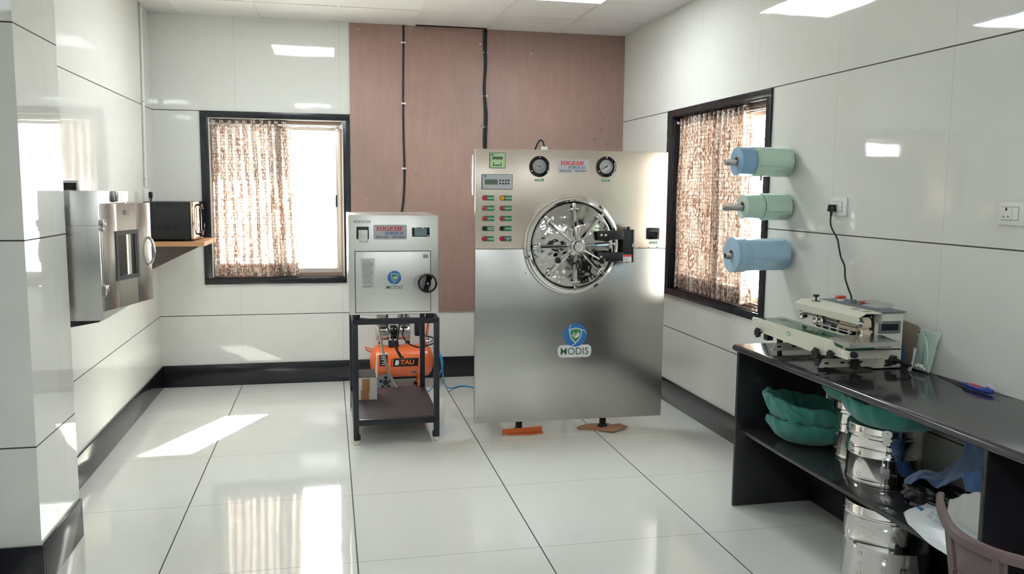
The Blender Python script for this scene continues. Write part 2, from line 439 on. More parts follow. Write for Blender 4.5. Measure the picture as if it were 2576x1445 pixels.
def text(body, size, org, right, upv, mat, parent, name='lettering', width=None, height=None, shear=0.0, bold=0.0, center=True, depth=0.0004, serif=False, gap=1.0):
    """raised lettering: org is the centre (or the left end of the baseline) of the text, in the parent's building coordinates"""
    cu = bpy.data.curves.new('txt', 'FONT'); cu.body = body; cu.size = size; cu.offset = bold*size
    cu.extrude = depth/2; cu.resolution_u = 3; cu.space_character = gap; cu.space_line = 0.8
    cu.align_x = 'CENTER' if center else 'LEFT'
    to = bpy.data.objects.new('txt', cu); C.objects.link(to)
    dg = bpy.context.evaluated_depsgraph_get(); me = bpy.data.meshes.new_from_object(to.evaluated_get(dg), depsgraph=dg)
    bpy.data.objects.remove(to); bpy.data.curves.remove(cu)
    if not me.vertices: return None
    xs = [v.co.x for v in me.vertices]; ys = [v.co.y for v in me.vertices]
    w, h = max(xs)-min(xs), max(ys)-min(ys); cx, cy = (max(xs)+min(xs))/2, (max(ys)+min(ys))/2
    sx = width/w if width else 1; sy = height/h if height else sx
    if width is None and height: sx = sy
    R, U = Vector(right).normalized(), Vector(upv).normalized(); N = R.cross(U); org = Vector(org)
    off = OFF.get(parent.name, Vector()) if parent else Vector()
    for v in me.vertices:
        x = (v.co.x-(cx if center else min(xs)))*sx; y = (v.co.y-cy)*sy
        v.co = org+R*(x+shear*y)+U*y+N*(v.co.z+depth/2)-off
    me.name = name
    me.materials.append(MT[mat]); o = bpy.data.objects.new(name, me); C.objects.link(o)
    if parent: o.parent = parent; OFF[o.name] = off
    return o
def rrect(x0, x1, z0, z1, r, y, n=5):
    P = []
    for cx, cz, a in ((x1-r, z1-r, 0), (x0+r, z1-r, 90), (x0+r, z0+r, 180), (x1-r, z0+r, 270)):
        for i in range(n+1):
            t = math.radians(a+90*i/n); P.append((cx+r*math.cos(t), y, cz+r*math.sin(t)))
    return P

# ---------------------------------------------------------------- the room
XL, XR, YB, ZC, YF = -1.308, 2.476, 6.952, 2.892, -4.2
bx = lambda *a, **k: MB().box(*a, **k)
struct(bx(XL-0.3, XR+0.3, YF-0.2, YB+0.3, -0.12, 0).build('floor', 'floor'))
# back wall with a window opening; right wall with a window opening
BW = (-0.905, 0.117, 0.866, 2.123); RW = (4.487, 5.835, 0.866, 2.123); TH = 0.16
def wall_hole(name, mat, horiz):
    m = MB()
    if horiz:
        a, b, z0, z1 = BW; y0, y1 = YB, YB+TH
        m.box(XL-TH, a, y0, y1, 0, 3.1).box(b, XR+TH, y0, y1, 0, 3.1).box(a, b, y0, y1, 0, z0).box(a, b, y0, y1, z1, 3.1)
    else:
        a, b, z0, z1 = RW; x0, x1 = XR, XR+TH
        m.box(x0, x1, YF, a, 0, 3.1).box(x0, x1, b, YB, 0, 3.1).box(x0, x1, a, b, 0, z0).box(x0, x1, a, b, z1, 3.1)
    return struct(m.build(name, mat))
wall_hole('wall_back', 'wall_b', True)
wall_hole('wall_right', 'wall_s', False)
struct(bx(XL-TH, XL, YF, YB, 0, 3.1).build('wall_left', 'wall_s'))
struct(bx(XL-TH, XR+TH, YF-TH, YF, 0, 3.1).build('wall_front', 'wall_b'))
struct(bx(XL, -1.122, 3.474, 3.985, 0, ZC).build('wall_pillar', 'wall_s'))
struct(bx(XL-TH, XR+TH, YF-TH, YB+TH, ZC, ZC+0.08).build('ceiling', 'ceiling'))
# skirting of black granite
BBT = 0.175
struct(bx(XL+0.012, 1.98+0.5, YB-0.012, YB, 0, BBT, bev=0.002).build('baseboard_back', 'granite'))
struct(bx(XL, XL+0.012, 3.985, YB, 0, BBT, bev=0.002).build('baseboard_left', 'granite'))
struct(bx(XR-0.012, XR, YF, YB-0.012, 0, BBT, bev=0.002).build('baseboard_right', 'granite'))
m = MB(); m.box(XL, -1.112, 3.462, 3.474, 0, BBT, bev=0.002).box(-1.122, -1.110, 3.474, 3.985, 0, BBT, bev=0.002)
struct(m.build('baseboard_pillar', 'granite'))
struct(bx(XL, XL+0.012, YF, 3.462, 0, BBT).build('baseboard_side', 'granite'))
# suspended ceiling grid
m = MB(); k = -4
CX0, CY0 = -1.111, 6.391
for i in range(-1, 6): m.box(CX0+0.6*i-0.011, CX0+0.6*i+0.011, YF, YB, ZC-0.007, ZC+0.001).box(CX0+0.6*i-0.003, CX0+0.6*i+0.003, YF, YB, ZC-0.012, ZC)
struct(m.build('trim_1', 'white_m'))
m = MB()
for j in range(0, 16): m.box(XL, XR, CY0-0.6*j-0.008, CY0-0.6*j+0.008, ZC-0.004, ZC+0.001)
struct(m.build('trim_2', 'white_m'))
m = MB(); m.box(XL, XR, YB-0.02, YB, ZC-0.004, ZC).box(XL, XL+0.02, YF, YB, ZC-0.004, ZC).box(XR-0.02, XR, YF, YB, ZC-0.004, ZC)
struct(m.build('trim_3', 'white_m'))
struct(bx(0.70, 1.285, YB-0.04, YB-0.014, ZC-0.006, ZC-0.001).build('gap_shade', 'dark_in'))  # black strip painted as the shade in an open ceiling gap
# light panels; the rearmost row is added, unseen, to brighten the rear
for i, (px, py) in enumerate(((-0.51, 5.19), (1.29, 5.19), (-0.51, -0.2), (1.29, -0.2), (-0.51, -2.9), (1.29, -2.9))):
    lbl = ['square LED ceiling panel in front of the back window', 'square LED ceiling panel above the tall steel machine', 'left LED ceiling panel of the row just behind the viewer', 'right LED ceiling panel of the row just behind the viewer', 'left added light panel of the unseen rearmost row behind the viewer', 'right added light panel of the unseen rearmost row behind the viewer'][i]
    t = thing('ceiling_light', lbl, 'light', (px+0.3, py+0.3, ZC-0.012), group='LED panels in the suspended ceiling' if i < 2 else 'LED panels behind the viewer')
    m = MB(); m.box(px+0.004, px+0.016, py+0.004, py+0.596, ZC-0.013, ZC).box(px+0.584, px+0.596, py+0.004, py+0.596, ZC-0.013, ZC)
    m.box(px+0.016, px+0.584, py+0.004, py+0.016, ZC-0.013, ZC).box(px+0.016, px+0.584, py+0.584, py+0.596, ZC-0.013, ZC)
    m.build('frame', 'white', t)
    bx(px+0.016, px+0.584, py+0.016, py+0.584, ZC-0.011, ZC-0.004).build('diffuser', 'panel', t)

# ---------------------------------------------------------------- windows
def window(name, A, axis, pan_split):
    """A = (a0, a1, z0, z1) opening; axis 0: back wall (runs along x), 1: right wall (runs along y)"""
    a0, a1, z0, z1 = A
    def B(m, p0, p1, d0, d1, q0, q1, bev=0.0):     # p along the wall, d depth outwards, q height
        if axis == 0: m.box(p0, p1, YB+d0, YB+d1, q0, q1, bev=bev)
        else: m.box(XR+d0, XR+d1, p0, p1, q0, q1, bev=bev)
        return m
    w = thing(name, 'window', 'window', (((a0+a1)/2, YB, z0) if axis == 0 else (XR, (a0+a1)/2, z0)))
    del w['label'], w['category']; w['kind'] = 'structure'
    m = MB(); f = 0.062 if axis == 0 else 0.06; ft = 0.048
    o0, o1 = (a0-0.061, a1+0.055) if axis == 0 else (a0-0.055, a1+0.10)
    B(m, o0, o1, -0.014, 0.0, z1, z1+ft, 0.002); B(m, o0, o1, -0.016, 0.0, z0-ft, z0, 0.002)
    B(m, o0, a0, -0.014, 0.0, z0, z1, 0.002); B(m, a1, o1, -0.014, 0.0, z0, z1, 0.002)
    m.build('window_surround', 'gran_frame', w)
    m = MB(); B(m, a0, a1, 0.0, TH, z0-0.001, z0+0.006)
    m.build('window_sill', 'granite', w)
    m = MB(); B(m, a0, a0+0.006, 0.0, TH, z0+0.006, z1); B(m, a1-0.006, a1, 0.0, TH, z0+0.006, z1); B(m, a0, a1, 0.0, TH, z1-0.006, z1)
    m.build('reveal', 'gran_frame' if axis else 'white_m', w)
    # aluminium frame and two sliding sashes
    m = MB(); d0, d1 = 0.075, 0.135
    B(m, a0, a1, d0, d1, z1-0.055, z1-0.006); B(m, a0, a1, d0, d1, z0+0.006, z0+0.03)
    B(m, a0, a0+0.02, d0, d1, z0+0.03, z1-0.055); B(m, a1-0.02, a1, d0, d1, z0+0.03, z1-0.055)
    B(m, a0, a1, d0-0.012, d0, z1-0.03, z1-0.018); B(m, a0, a1, d0-0.008, d0, z0+0.006, z0+0.016)
    m.build('window_frame', 'alu', w)
    for (s0, s1, dd) in ((a0+0.02, pan_split+0.02, 0.112), (pan_split-0.02, a1-0.02, 0.085)):
        m = MB(); st = 0.038
        B(m, s0, s0+st, dd, dd+0.02, z0+0.03, z1-0.055, 0.001); B(m, s1-st, s1, dd, dd+0.02, z0+0.03, z1-0.055, 0.001)
        B(m, s0+st, s1-st, dd, dd+0.02, z0+0.03, z0+0.065); B(m, s0+st, s1-st, dd, dd+0.02, z1-0.078, z1-0.055)
        q = m.build('sash', 'alu_sunlit', w)
        g = MB(); B(g, s0+st, s1-st, dd+0.008, dd+0.012, z0+0.065, z1-0.078); g.build('pane', 'glass', q)
    h = MB()
    hp = a1-0.058 if axis == 0 else a0+0.03
    B(h, hp-0.006, hp+0.008, 0.07, 0.085, 1.43, 1.53, 0.003)
    h.build('latch', 'black', w)
    g = MB(); k = a0+0.08
    while k < a1: B(g, k-0.004, k+0.004, 0.148, 0.156, z0, z1); k += 0.15
    zz = z0+0.14
    while zz < z1: B(g, a0, a1, 0.140, 0.1475, zz-0.004, zz+0.004); zz += 0.15
    g.build('grille', 'white_m', w)
    return w
window('window_1', BW, 0, -0.38)
window('window_2', RW, 1, 5.16)
# concrete canopies over the windows, outside
struct(bx(-1.4, 0.6, YB+TH, YB+TH+0.46, 2.2, 2.28).build('trim_5', 'white_m'))
struct(bx(XR+TH, XR+TH+0.46, 4.2, 6.2, 2.2, 2.28).build('trim_6', 'white_m'))
tag(bx(-60, 60, YB+TH+0.05, 120, -0.6, -0.5).build('ground', 'white_m'), 'pale ground outside the windows', 'ground'); bpy.data.objects['ground']['kind'] = 'structure'
tag(bx(XR+TH+0.05, 60, -40, YB+TH+0.05, -0.6, -0.5).build('ground', 'white_m'), 'pale ground outside the windows', 'ground'); bpy.data.objects['ground.001']['kind'] = 'structure'

# curtains: pleated printed sheet, hem, hung on a chromed rod
def curtain(A, axis, n_pl, lbl, widen, dep=0.043):
    p0, p1, z0, z1 = A
    def PT(p, d, z): return (p, YB+d, z) if axis == 0 else (XR+d, p, z)
    rnd = random.Random(5+axis)
    N = n_pl*14; ph = [rnd.uniform(-0.5, 0.5) for _ in range(n_pl*2+2)]; am = [rnd.uniform(0.6, 1.25) for _ in range(n_pl*2+2)]
    xs = []
    for i in range(N+1):
        t = i/N; xs.append(t)
    rows = []; NZ = 26
    for j in range(NZ+1):
        s = j/NZ; z = z1+(z0-z1)*s; row = []
        for i, t in enumerate(xs):
            k = t*n_pl; a = am[int(k) % len(am)]*(1-(k % 1))+am[(int(k)+1) % len(am)]*(k % 1)
            warp = 0.35*math.sin(2*PI*t*2.3+1+0.4*s)+0.12*math.sin(2*PI*t*5.1)
            d = dep+0.035*a*(0.8+0.2*s)*math.cos(2*PI*k+warp)+0.004*math.sin(9*s+7*t)
            w = p0+(p1-p0)*t+0.010*math.sin(2*PI*k*1.0+1.2)*a+(0.011 if axis == 0 else 0.009)*math.sin(4*PI*k)+(widen*s*t if widen > 0 else widen*s*(1-t))+0.004*math.sin(5*s+11*t)
            zz = z+(0.006*math.cos(2*PI*k) if j in (0, NZ) else 0)
            row.append(PT(w, d, zz))
        rows.append(row)
    ax = 0 if axis == 0 else 1
    cpos = PT((p0+p1)/2, dep, z0)
    t = thing('curtain', lbl, 'curtain', cpos, group='printed window curtains')
    def sheet(rws, nm, dz):
        m = MB(); m.grid(rws); o = m.build(nm, 'curtain', t)
        uvl = o.data.uv_layers.new(name='uv')
        arc = [0]
        for i in range(1, len(xs)): arc.append(arc[-1]+(Vector(rws[0][i])-Vector(rws[0][i-1])).length)
        nx = len(xs)
        # vertices were welded in row order, so index -> (row, column)
        for lp in o.data.loops:
            vi = lp.vertex_index; r_, c_ = divmod(vi, nx)
            uvl.data[lp.index].uv = (arc[c_], rws[min(r_, len(rws)-1)][c_][2])
        return o
    sheet(rows, 'drape', 0)
    # the hem is the same cloth doubled, hanging just behind the sheet
    hem = [[(q[0], q[1]+0.003, q[2]) if axis == 0 else (q[0]+0.003, q[1], q[2]) for q in r] for r in rows[-3:]]
    sheet(hem, 'hem', 0)
    top = [[(q[0], q[1]+0.003, q[2]) if axis == 0 else (q[0]+0.003, q[1], q[2]) for q in r] for r in rows[:2]]
    sheet(top, 'heading', 0)
    for k in range(n_pl):
        w = p0+(p1-p0)*(k+0.25)/n_pl
        q = PT(w, dep, z1-0.035)
        MB().torus(q, (1, 0, 0) if axis == 0 else (0, 1, 0), 0.019, 0.004, 16, 6).build('eyelet', 'chrome_r', t)
    return t
curtain((-0.898, -0.302, 0.884, 2.112), 0, 10, 'brown and cream printed curtain covering the left half of the back window', 0.05)
curtain((4.80, 5.822, 0.884, 2.112), 1, 15, 'brown and cream printed curtain in the right wall window', -0.06)
for ax, (a, b) in enumerate(((BW[0], BW[1]), (RW[0], RW[1]))):
    e = 0.006
    p0, p1 = ((a+e, YB+0.035, 2.077), (b-e, YB+0.035, 2.077)) if ax == 0 else ((XR+0.035, a+e, 2.077), (XR+0.035, b-e, 2.077))
    t = thing('curtain_rail', 'chromed curtain rod across the top of the %s window' % ('back' if ax == 0 else 'right wall'), 'curtain rod', p0)
    MB().cyl(p0, p1, 0.009).build('rod', 'chrome', t)
    for p, q in ((p0, p1), (p1, p0)):
        d = (Vector(q)-Vector(p)).normalized(); MB().cyl(p, Vector(p)+d*0.015, 0.02, 0.014).build('end_socket', 'chrome', t)

# plywood sheet screwed over the back wall
t = thing('plywood_panel', 'reddish brown stained plywood sheet fixed from ceiling down behind the machines', 'panel', (1.3, YB-0.012, 0.563))
bx(0.176, XR-0.001, YB-0.012, YB-0.0005, 0.563, ZC-0.005, bev=0.001).build('board', 'ply', t)
for x, z in ((0.25, 2.84), (0.22, 2.3), (0.87, 2.79), (1.23, 2.77), (1.66, 2.71), (2.39, 2.76), (2.28, 2.6), (0.78, 2.22), (1.23, 2.18), (1.22, 2.05), (1.76, 1.96), (2.36, 2.0), (0.7, 1.7), (0.3, 1.5), (0.79, 2.82), (1.84, 2.7)):
    MB().lathe([(0, 0.0025), (0.004, 0.002), (0.006, 0)], (x, YB-0.012, z), (0, -1, 0), 10).build('screw', 'chrome_r', t)
# cables run down the plywood
def cable_run(name, lbl, pts, r, clips, two=False):
    t = thing(name, lbl, 'cable', pts[-1])
    MB().tube(pts, r, 8, sub=5).build('cable', 'cable', t)
    if two:
        MB().tube([(x+0.011+0.006*math.sin(z*7), y-0.002, z) for x, y, z in pts], r*0.8, 8, sub=5).build('cable', 'cable', t)
    for (x, z) in clips:
        m = MB(); m.box(x-0.016, x+0.02, YB-0.026, YB-0.010, z-0.007, z+0.007, bev=0.002); m.build('clip', 'white', t)
    return t
yc = YB-0.019
cable_run('wall_cable', 'thin black cable clipped down the plywood left of centre', [(0.604, yc, 2.885), (0.602, yc, 2.6), (0.598, yc, 2.3), (0.60, yc, 2.0), (0.606, yc, 1.7), (0.596, yc, 1.5), (0.575, yc-0.01, 1.37), (0.55, yc-0.08, 1.30)], 0.0075, [(0.599, 2.75), (0.600, 2.27), (0.602, 1.75)])
cable_run('wall_cable', 'pair of thick black cables clipped down the plywood behind the tall machine', [(1.262, yc, 2.885), (1.262, yc, 2.75), (1.27, yc, 2.6), (1.262, yc, 2.4), (1.272, yc, 2.2), (1.264, yc, 2.0), (1.27, yc, 1.8), (1.262, yc, 1.5)], 0.010, [(1.27, 2.70), (1.27, 2.35), (1.27, 2.10)], True)

# ---------------------------------------------------------------- ceiling fan (one blade tip shows)
t = thing('ceiling_fan', 'white ceiling fan, one blade tip showing at the top edge', 'fan', (0.62, 4.24, 2.62))
MB().lathe([(0, 0.03), (0.07, 0.03), (0.11, 0.01), (0.115, -0.03), (0.09, -0.06), (0, -0.065)], (0.62, 4.24, 2.63), (0, 0, 1), 32).build('motor', 'white', t)
MB().cyl((0.62, 4.24, 2.66), (0.62, 4.24, ZC-0.002), 0.014).build('down_rod', 'white', t)
MB().lathe([(0.05, 0), (0.03, -0.06), (0.014, -0.07)], (0.62, 4.24, ZC-0.002), (0, 0, 1), 24).build('canopy', 'white', t)
for k in range(3):
    a = math.radians(108+120*k); d = Vector((math.cos(a), math.sin(a), 0)); q = Vector((-d.y, d.x, 0)); o = Vector((0.62, 4.24, 2.62))
    pts = [o+d*r+q*w+Vector((0, 0, w*0.12)) for r, w in ((0.16, -0.05), (0.60, -0.065), (0.66, -0.055), (0.69, 0), (0.66, 0.055), (0.60, 0.065), (0.16, 0.05))]
    m = MB(); m.prism(pts, (0, 0, 0.004)); b = m.build('blade', 'white', t)
    MB().box(-0.02, 0.02, -0.012, 0.012, -0.003, 0.003, mat=Matrix.Translation(o+d*0.14)@Matrix.Rotation(a, 4, 'Z')@Matrix.Scale(3, 4, (1, 0, 0))).build('blade_bracket', 'white', t)

# ================================================================ tall horizontal-chamber autoclave
AL = (0.8847, 5.15, 0)
A = thing('steam_autoclave', 'tall brushed steel autoclave with round spoked door in the middle of the room', 'machine', AL, local=True, rotz=-0.0165)
AW = 1.258; ZT, ZM, ZB = 1.831, 1.2115, 0.093
F = -0.0008                     # face plane of stickers, local y
def abox(*a, name, mat, par=A, bev=0.0): return bx(*a, bev=bev).build(name, mat, par)
UP = abox(0, AW, 0, 0.03, ZM+0.0008, ZT, name='upper_panel', mat='steel_reflect_warm', bev=0.003)
LOW = abox(0, AW, 0.001, 0.031, ZB, ZM-0.0008, name='lower_panel', mat='steel', bev=0.003)
def rivets(par, pts):
    for x, z in pts: MB().lathe([(0, 0.003), (0.004, 0.0022), (0.0055, 0)], (x, 0.0, z), (0, -1, 0), 10).build('screw', 'chrome', par)
rivets(UP, [(0.012, 1.82), (AW-0.012, 1.815), (0.012, 1.222), (0.40, 1.51), (0.855, 1.495), (1.015, 1.205+0.01), (1.08, 1.218), (1.14, 1.218), (1.2, 1.218), (0.30, 1.222)])
rivets(LOW, [(0.012, 0.64), (1.242, 0.68), (0.99, 0.20), (1.24, 0.20), (0.325, 1.06), (0.905, 1.06), (0.02, 0.13)])
# chamber, frame and feet behind the fascia
m = MB(); m.lathe([(0, 0), (0.30, 0.0), (0.345, 0.03), (0.345, 1.12), (0.30, 1.19), (0, 1.22)], (0.628, 0.031, 1.235), (0, 1, 0), 48)
m.build('chamber', 'steel_cab', A)
for xx in (0.314, 0.89):
    m = MB(); m.box(xx-0.02, xx+0.02, 0.06, 1.15, 0.16, 0.20).box(xx-0.02, xx+0.02, 0.10, 0.14, 0.16, 0.93).box(xx-0.02, xx+0.02, 1.08, 1.12, 0.16, 0.93)
    m.build('frame_rail', 'matte_black', A)
    for yy in (0.115, 1.10):
        m = MB(); m.lathe([(0, 0), (0.034, 0), (0.034, 0.016), (0.022, 0.024), (0.022, 0.16), (0, 0.16)], (xx, yy, 0), (0, 0, 1), 24)
        m.build('foot', 'rubber', A)
abox(0.06, 1.2, 0.032, 0.07, 0.2, 0.24, name='cross_beam', mat='matte_black')
abox(-0.008, 0.0, 0.032, 0.12, 1.545, 1.80, name='side_box', mat='steel_cab', bev=0.003)
m = MB(); m.cyl((0.455, 0.09, 1.70), (0.455, 0.09, 1.845), 0.016).box(0.438, 0.478, 0.085, 0.1, 1.831, 1.856, bev=0.003)
m.build('pipe_stub', 'white', A)
m = MB(); m.tube([(0.46, 0.095, 1.85), (0.448, 0.098, 1.888), (0.43, 0.10, 1.895), (0.41, 0.11, 1.86), (0.40, 0.13, 1.80), (0.40, 0.16, 1.62)], 0.006, 8, sub=5)
m.build('sensor_cable', 'cable', A)
# controllers
def keys(par, xs, zs, w, y):
    for z in zs:
        for x in xs: bx(x-w/2, x+w/2, y-0.001, y, z-w/2, z+w/2, bev=0.0004).build('key', 'ink', par)
K1 = abox(0.0878, 0.1874, -0.008, 0.0, 1.714, 1.8073, name='controller', mat='black', bev=0.001); lab(K1, 'small controller with a pale green face')
abox(0.0908, 0.1846, -0.0092, -0.008, 1.7165, 1.8045, name='face_plate', mat='green_face', par=K1)
abox(0.1046, 0.1709, -0.0102, -0.009, 1.7665, 1.7835, name='screen', mat='lcd', par=K1)
keys(K1, (0.113, 0.128, 0.143, 0.159), (1.731,), 0.009, -0.0092); keys(K1, (0.113, 0.159), (1.744,), 0.007, -0.0092)
text('MODIS', 0.008, (0.126, -0.0092, 1.796), (1, 0, 0), (0, 0, 1), 'ink_teal', K1, width=0.022)
MB().lathe([(0, 0.0006), (0.0065, 0.0006), (0.0065, 0)], (0.1045, -0.0092, 1.795), (0, -1, 0), 20).build('emblem', 'ink_teal', K1)
K2 = abox(0.0393, 0.2338, -0.008, 0.0, 1.5823, 1.6756, name='controller', mat='black', bev=0.001); lab(K2, 'wide controller with a pale grey face')
abox(0.0433, 0.2308, -0.0092, -0.008, 1.585, 1.673, name='face_plate', mat='grey_face', par=K2)
abox(0.0584, 0.1385, -0.0102, -0.009, 1.612, 1.644, name='screen', mat='lcd', par=K2)
keys(K2, (0.155, 0.173, 0.191, 0.208), (1.638, 1.619), 0.010, -0.0092)
text('MODIS', 0.006, (0.0605, -0.0092, 1.6525), (1, 0, 0), (0, 0, 1), 'ink_teal', K2, width=0.016)
MB().lathe([(0, 0.0006), (0.0065, 0.0006), (0.0065, 0)], (0.0605, -0.0092, 1.664), (0, -1, 0), 20).build('emblem', 'ink_teal', K2)
# pressure gauges
def gauge(x, z, ang, word):
    g = MB().lathe([(0.036, 0.0), (0.065, 0.0), (0.065, 0.012), (0.058, 0.018), (0.047, 0.02), (0.044, 0.014), (0.044, 0.002)], (x, 0, z), (0, -1, 0), 48).build('pressure_gauge', 'gloss_black', A)
    MB().lathe([(0, 0.008), (0.0445, 0.008), (0.0445, 0.004)], (x, 0, z), (0, -1, 0), 40).build('dial', 'lab_white', g)
    m = MB()
    for i in range(25):
        a = math.radians(225-270*i/24); r0, r1 = (0.034, 0.040) if i % 4 == 0 else (0.036, 0.039)
        mt = Matrix.Translation((x+math.cos(a)*(r0+r1)/2, -0.0083, z+math.sin(a)*(r0+r1)/2))@Matrix.Rotation(-a, 4, 'Y')
        m.box(-(r1-r0)/2, (r1-r0)/2, -0.0003, 0.0003, -0.0004, 0.0004, mat=mt)
    m.torus((x, -0.0084, z), (0, 1, 0), 0.030, 0.0004, 36, 4)
    m.build('scale_marks', 'ink_grey', g)
    a = math.radians(ang); d = Vector((math.cos(a), 0, math.sin(a))); q = Vector((-d.z, 0, d.x)); o = Vector((x, -0.0105, z))
    m = MB(); m.prism([o+d*0.036, o+q*0.0018, o-d*0.010+q*0.003, o-d*0.010-q*0.003, o-q*0.0018], (0, -0.001, 0)).lathe([(0, 0.003), (0.004, 0.003), (0.004, 0)], o, (0, -1, 0), 16)
    m.build('needle', 'ink', g)
    for k in (90, 210, 330):
        b_ = math.radians(k); MB().lathe([(0, 0.004), (0.0035, 0.003), (0.005, 0)], (x+0.056*math.cos(b_), -0.018, z+0.056*math.sin(b_)), (0, -1, 0), 12).build('screw', 'chrome', g)
    MB().lathe([(0, 0.0135), (0.0455, 0.0135), (0.0455, 0.0125), (0, 0.0125)], (x, 0, z), (0, -1, 0), 40).build('glass', 'smoke', g)
    return g
gauge(0.4047, 1.7275, 163, 'CHAMBER'); gauge(0.8397, 1.7315, 212, 'JACKET')
def green_label(x0, x1, z0, z1, s, tcx=None, th=None, mat='lab_green', two=False):
    o = abox(x0, x1, F, 0.0, z0, z1, name='label_plate', mat=mat); cx = tcx if tcx else (x0+x1)/2
    w = (x1-cx)*2*0.86 if tcx else (x1-x0)*0.86
    text(s, 0.01, (cx, F, (z0+z1)/2), (1, 0, 0), (0, 0, 1), 'ink_white', o, width=w, height=th or (z1-z0)*0.5, bold=0.02)
green_label(0.3769, 0.4347, 1.6362, 1.6506, 'CHAMBER', th=0.009); green_label(0.8117, 0.8675, 1.638, 1.653, 'JACKET', th=0.009); green_label(1.1421, 1.1981, 1.2407, 1.255, 'PRINTER', th=0.009)
WORDS = [('MAINS', 'HEATER'), ('STEAM IN', 'EXHAUST'), ('VACCUM', 'FRESH AIR'), ('AUTO/ OFF\n/ MANUAL', 'AUTO / OFF'), ('ALARM', 'LOW WATER\nLEVEL')]
LZ = [1.5290, 1.4655, 1.4022, 1.3397, 1.2755]
for i, z in enumerate(LZ):
    for j, x in enumerate((0.0576, 0.1687)):
        x1 = (0.1200, 0.2310)[j]
        green_label(x, x1, z-0.0165, z+0.0165, WORDS[i][j], tcx=x+0.040, th=(0.019 if '\n' in WORDS[i][j] else 0.0105), mat='logo_green' if (i, j) != (4, 1) else 'ink_green')
        cm = ['lamp_red', 'lamp_amber'][j] if i == 0 else 'lamp_brick' if i < 3 else 'knob_dk' if i == 3 else 'lamp_red'
        g = MB().lathe([(0, 0.001), (0.0175, 0.001), (0.0175, 0.005), (0.0145, 0.009), (0.0125, 0.007), (0, 0.007)], (x, 0, z), (0, -1, 0), 28).build('indicator_bezel' if i != 3 else 'switch_bezel', 'chrome_r', A)
        if i == 3:
            m = MB(); m.lathe([(0.0125, 0.005), (0.0125, 0.010), (0.011, 0.012), (0, 0.012)], (x, 0, z), (0, -1, 0), 24)
            m.box(x-0.0035, x+0.0035, -0.022, -0.010, z-0.0115, z+0.0115, bev=0.001, mat=Matrix.Translation((x, 0, z))@Matrix.Rotation(0.5, 4, 'Y')@Matrix.Translation((-x, 0, -z)))
            m.build('selector_knob', cm, g)
        else:
            MB().lathe([(0.0125, 0.005), (0.0122, 0.010), (0.0095, 0.0145), (0.005, 0.017), (0, 0.0178)], (x, 0, z), (0, -1, 0), 24).build('lens', cm, g)
# name plate and logo
def serif(w): return ''.join(chr(0x1D468+ord(ch)-65) for ch in w)
def shop_plate(par, x0, x1, z0, z1, y, mat='lab_silver'):
    w, h = x1-x0, z1-z0
    pl = MB().prism(rrect(x0, x1, z0, z1, h*0.08, y), (0, 0.0006, 0)).build('name_plate', mat, par)
    text(serif('YOGESH'), 0.03, (x0+w*0.475, y, z1-h*0.27), (1, 0, 0), (0, 0, 1), 'ink_red', pl, width=w*0.78, height=h*0.31, bold=0.012)
    text(serif('SURGICAL'), 0.02, (x0+w*0.63, y, z1-h*0.575), (1, 0, 0), (0, 0, 1), 'ink_blue', pl, width=w*0.58, height=h*0.21, bold=0.008)
    text('9825261836', 0.02, (x0+w*0.255, y, z0+h*0.16), (1, 0, 0), (0, 0, 1), 'ink', pl, width=w*0.38, height=h*0.16)
    text('9825788449', 0.02, (x0+w*0.755, y, z0+h*0.16), (1, 0, 0), (0, 0, 1), 'ink', pl, width=w*0.38, height=h*0.16)
shop_plate(A, 0.525, 0.722, 1.689, 1.775, F)
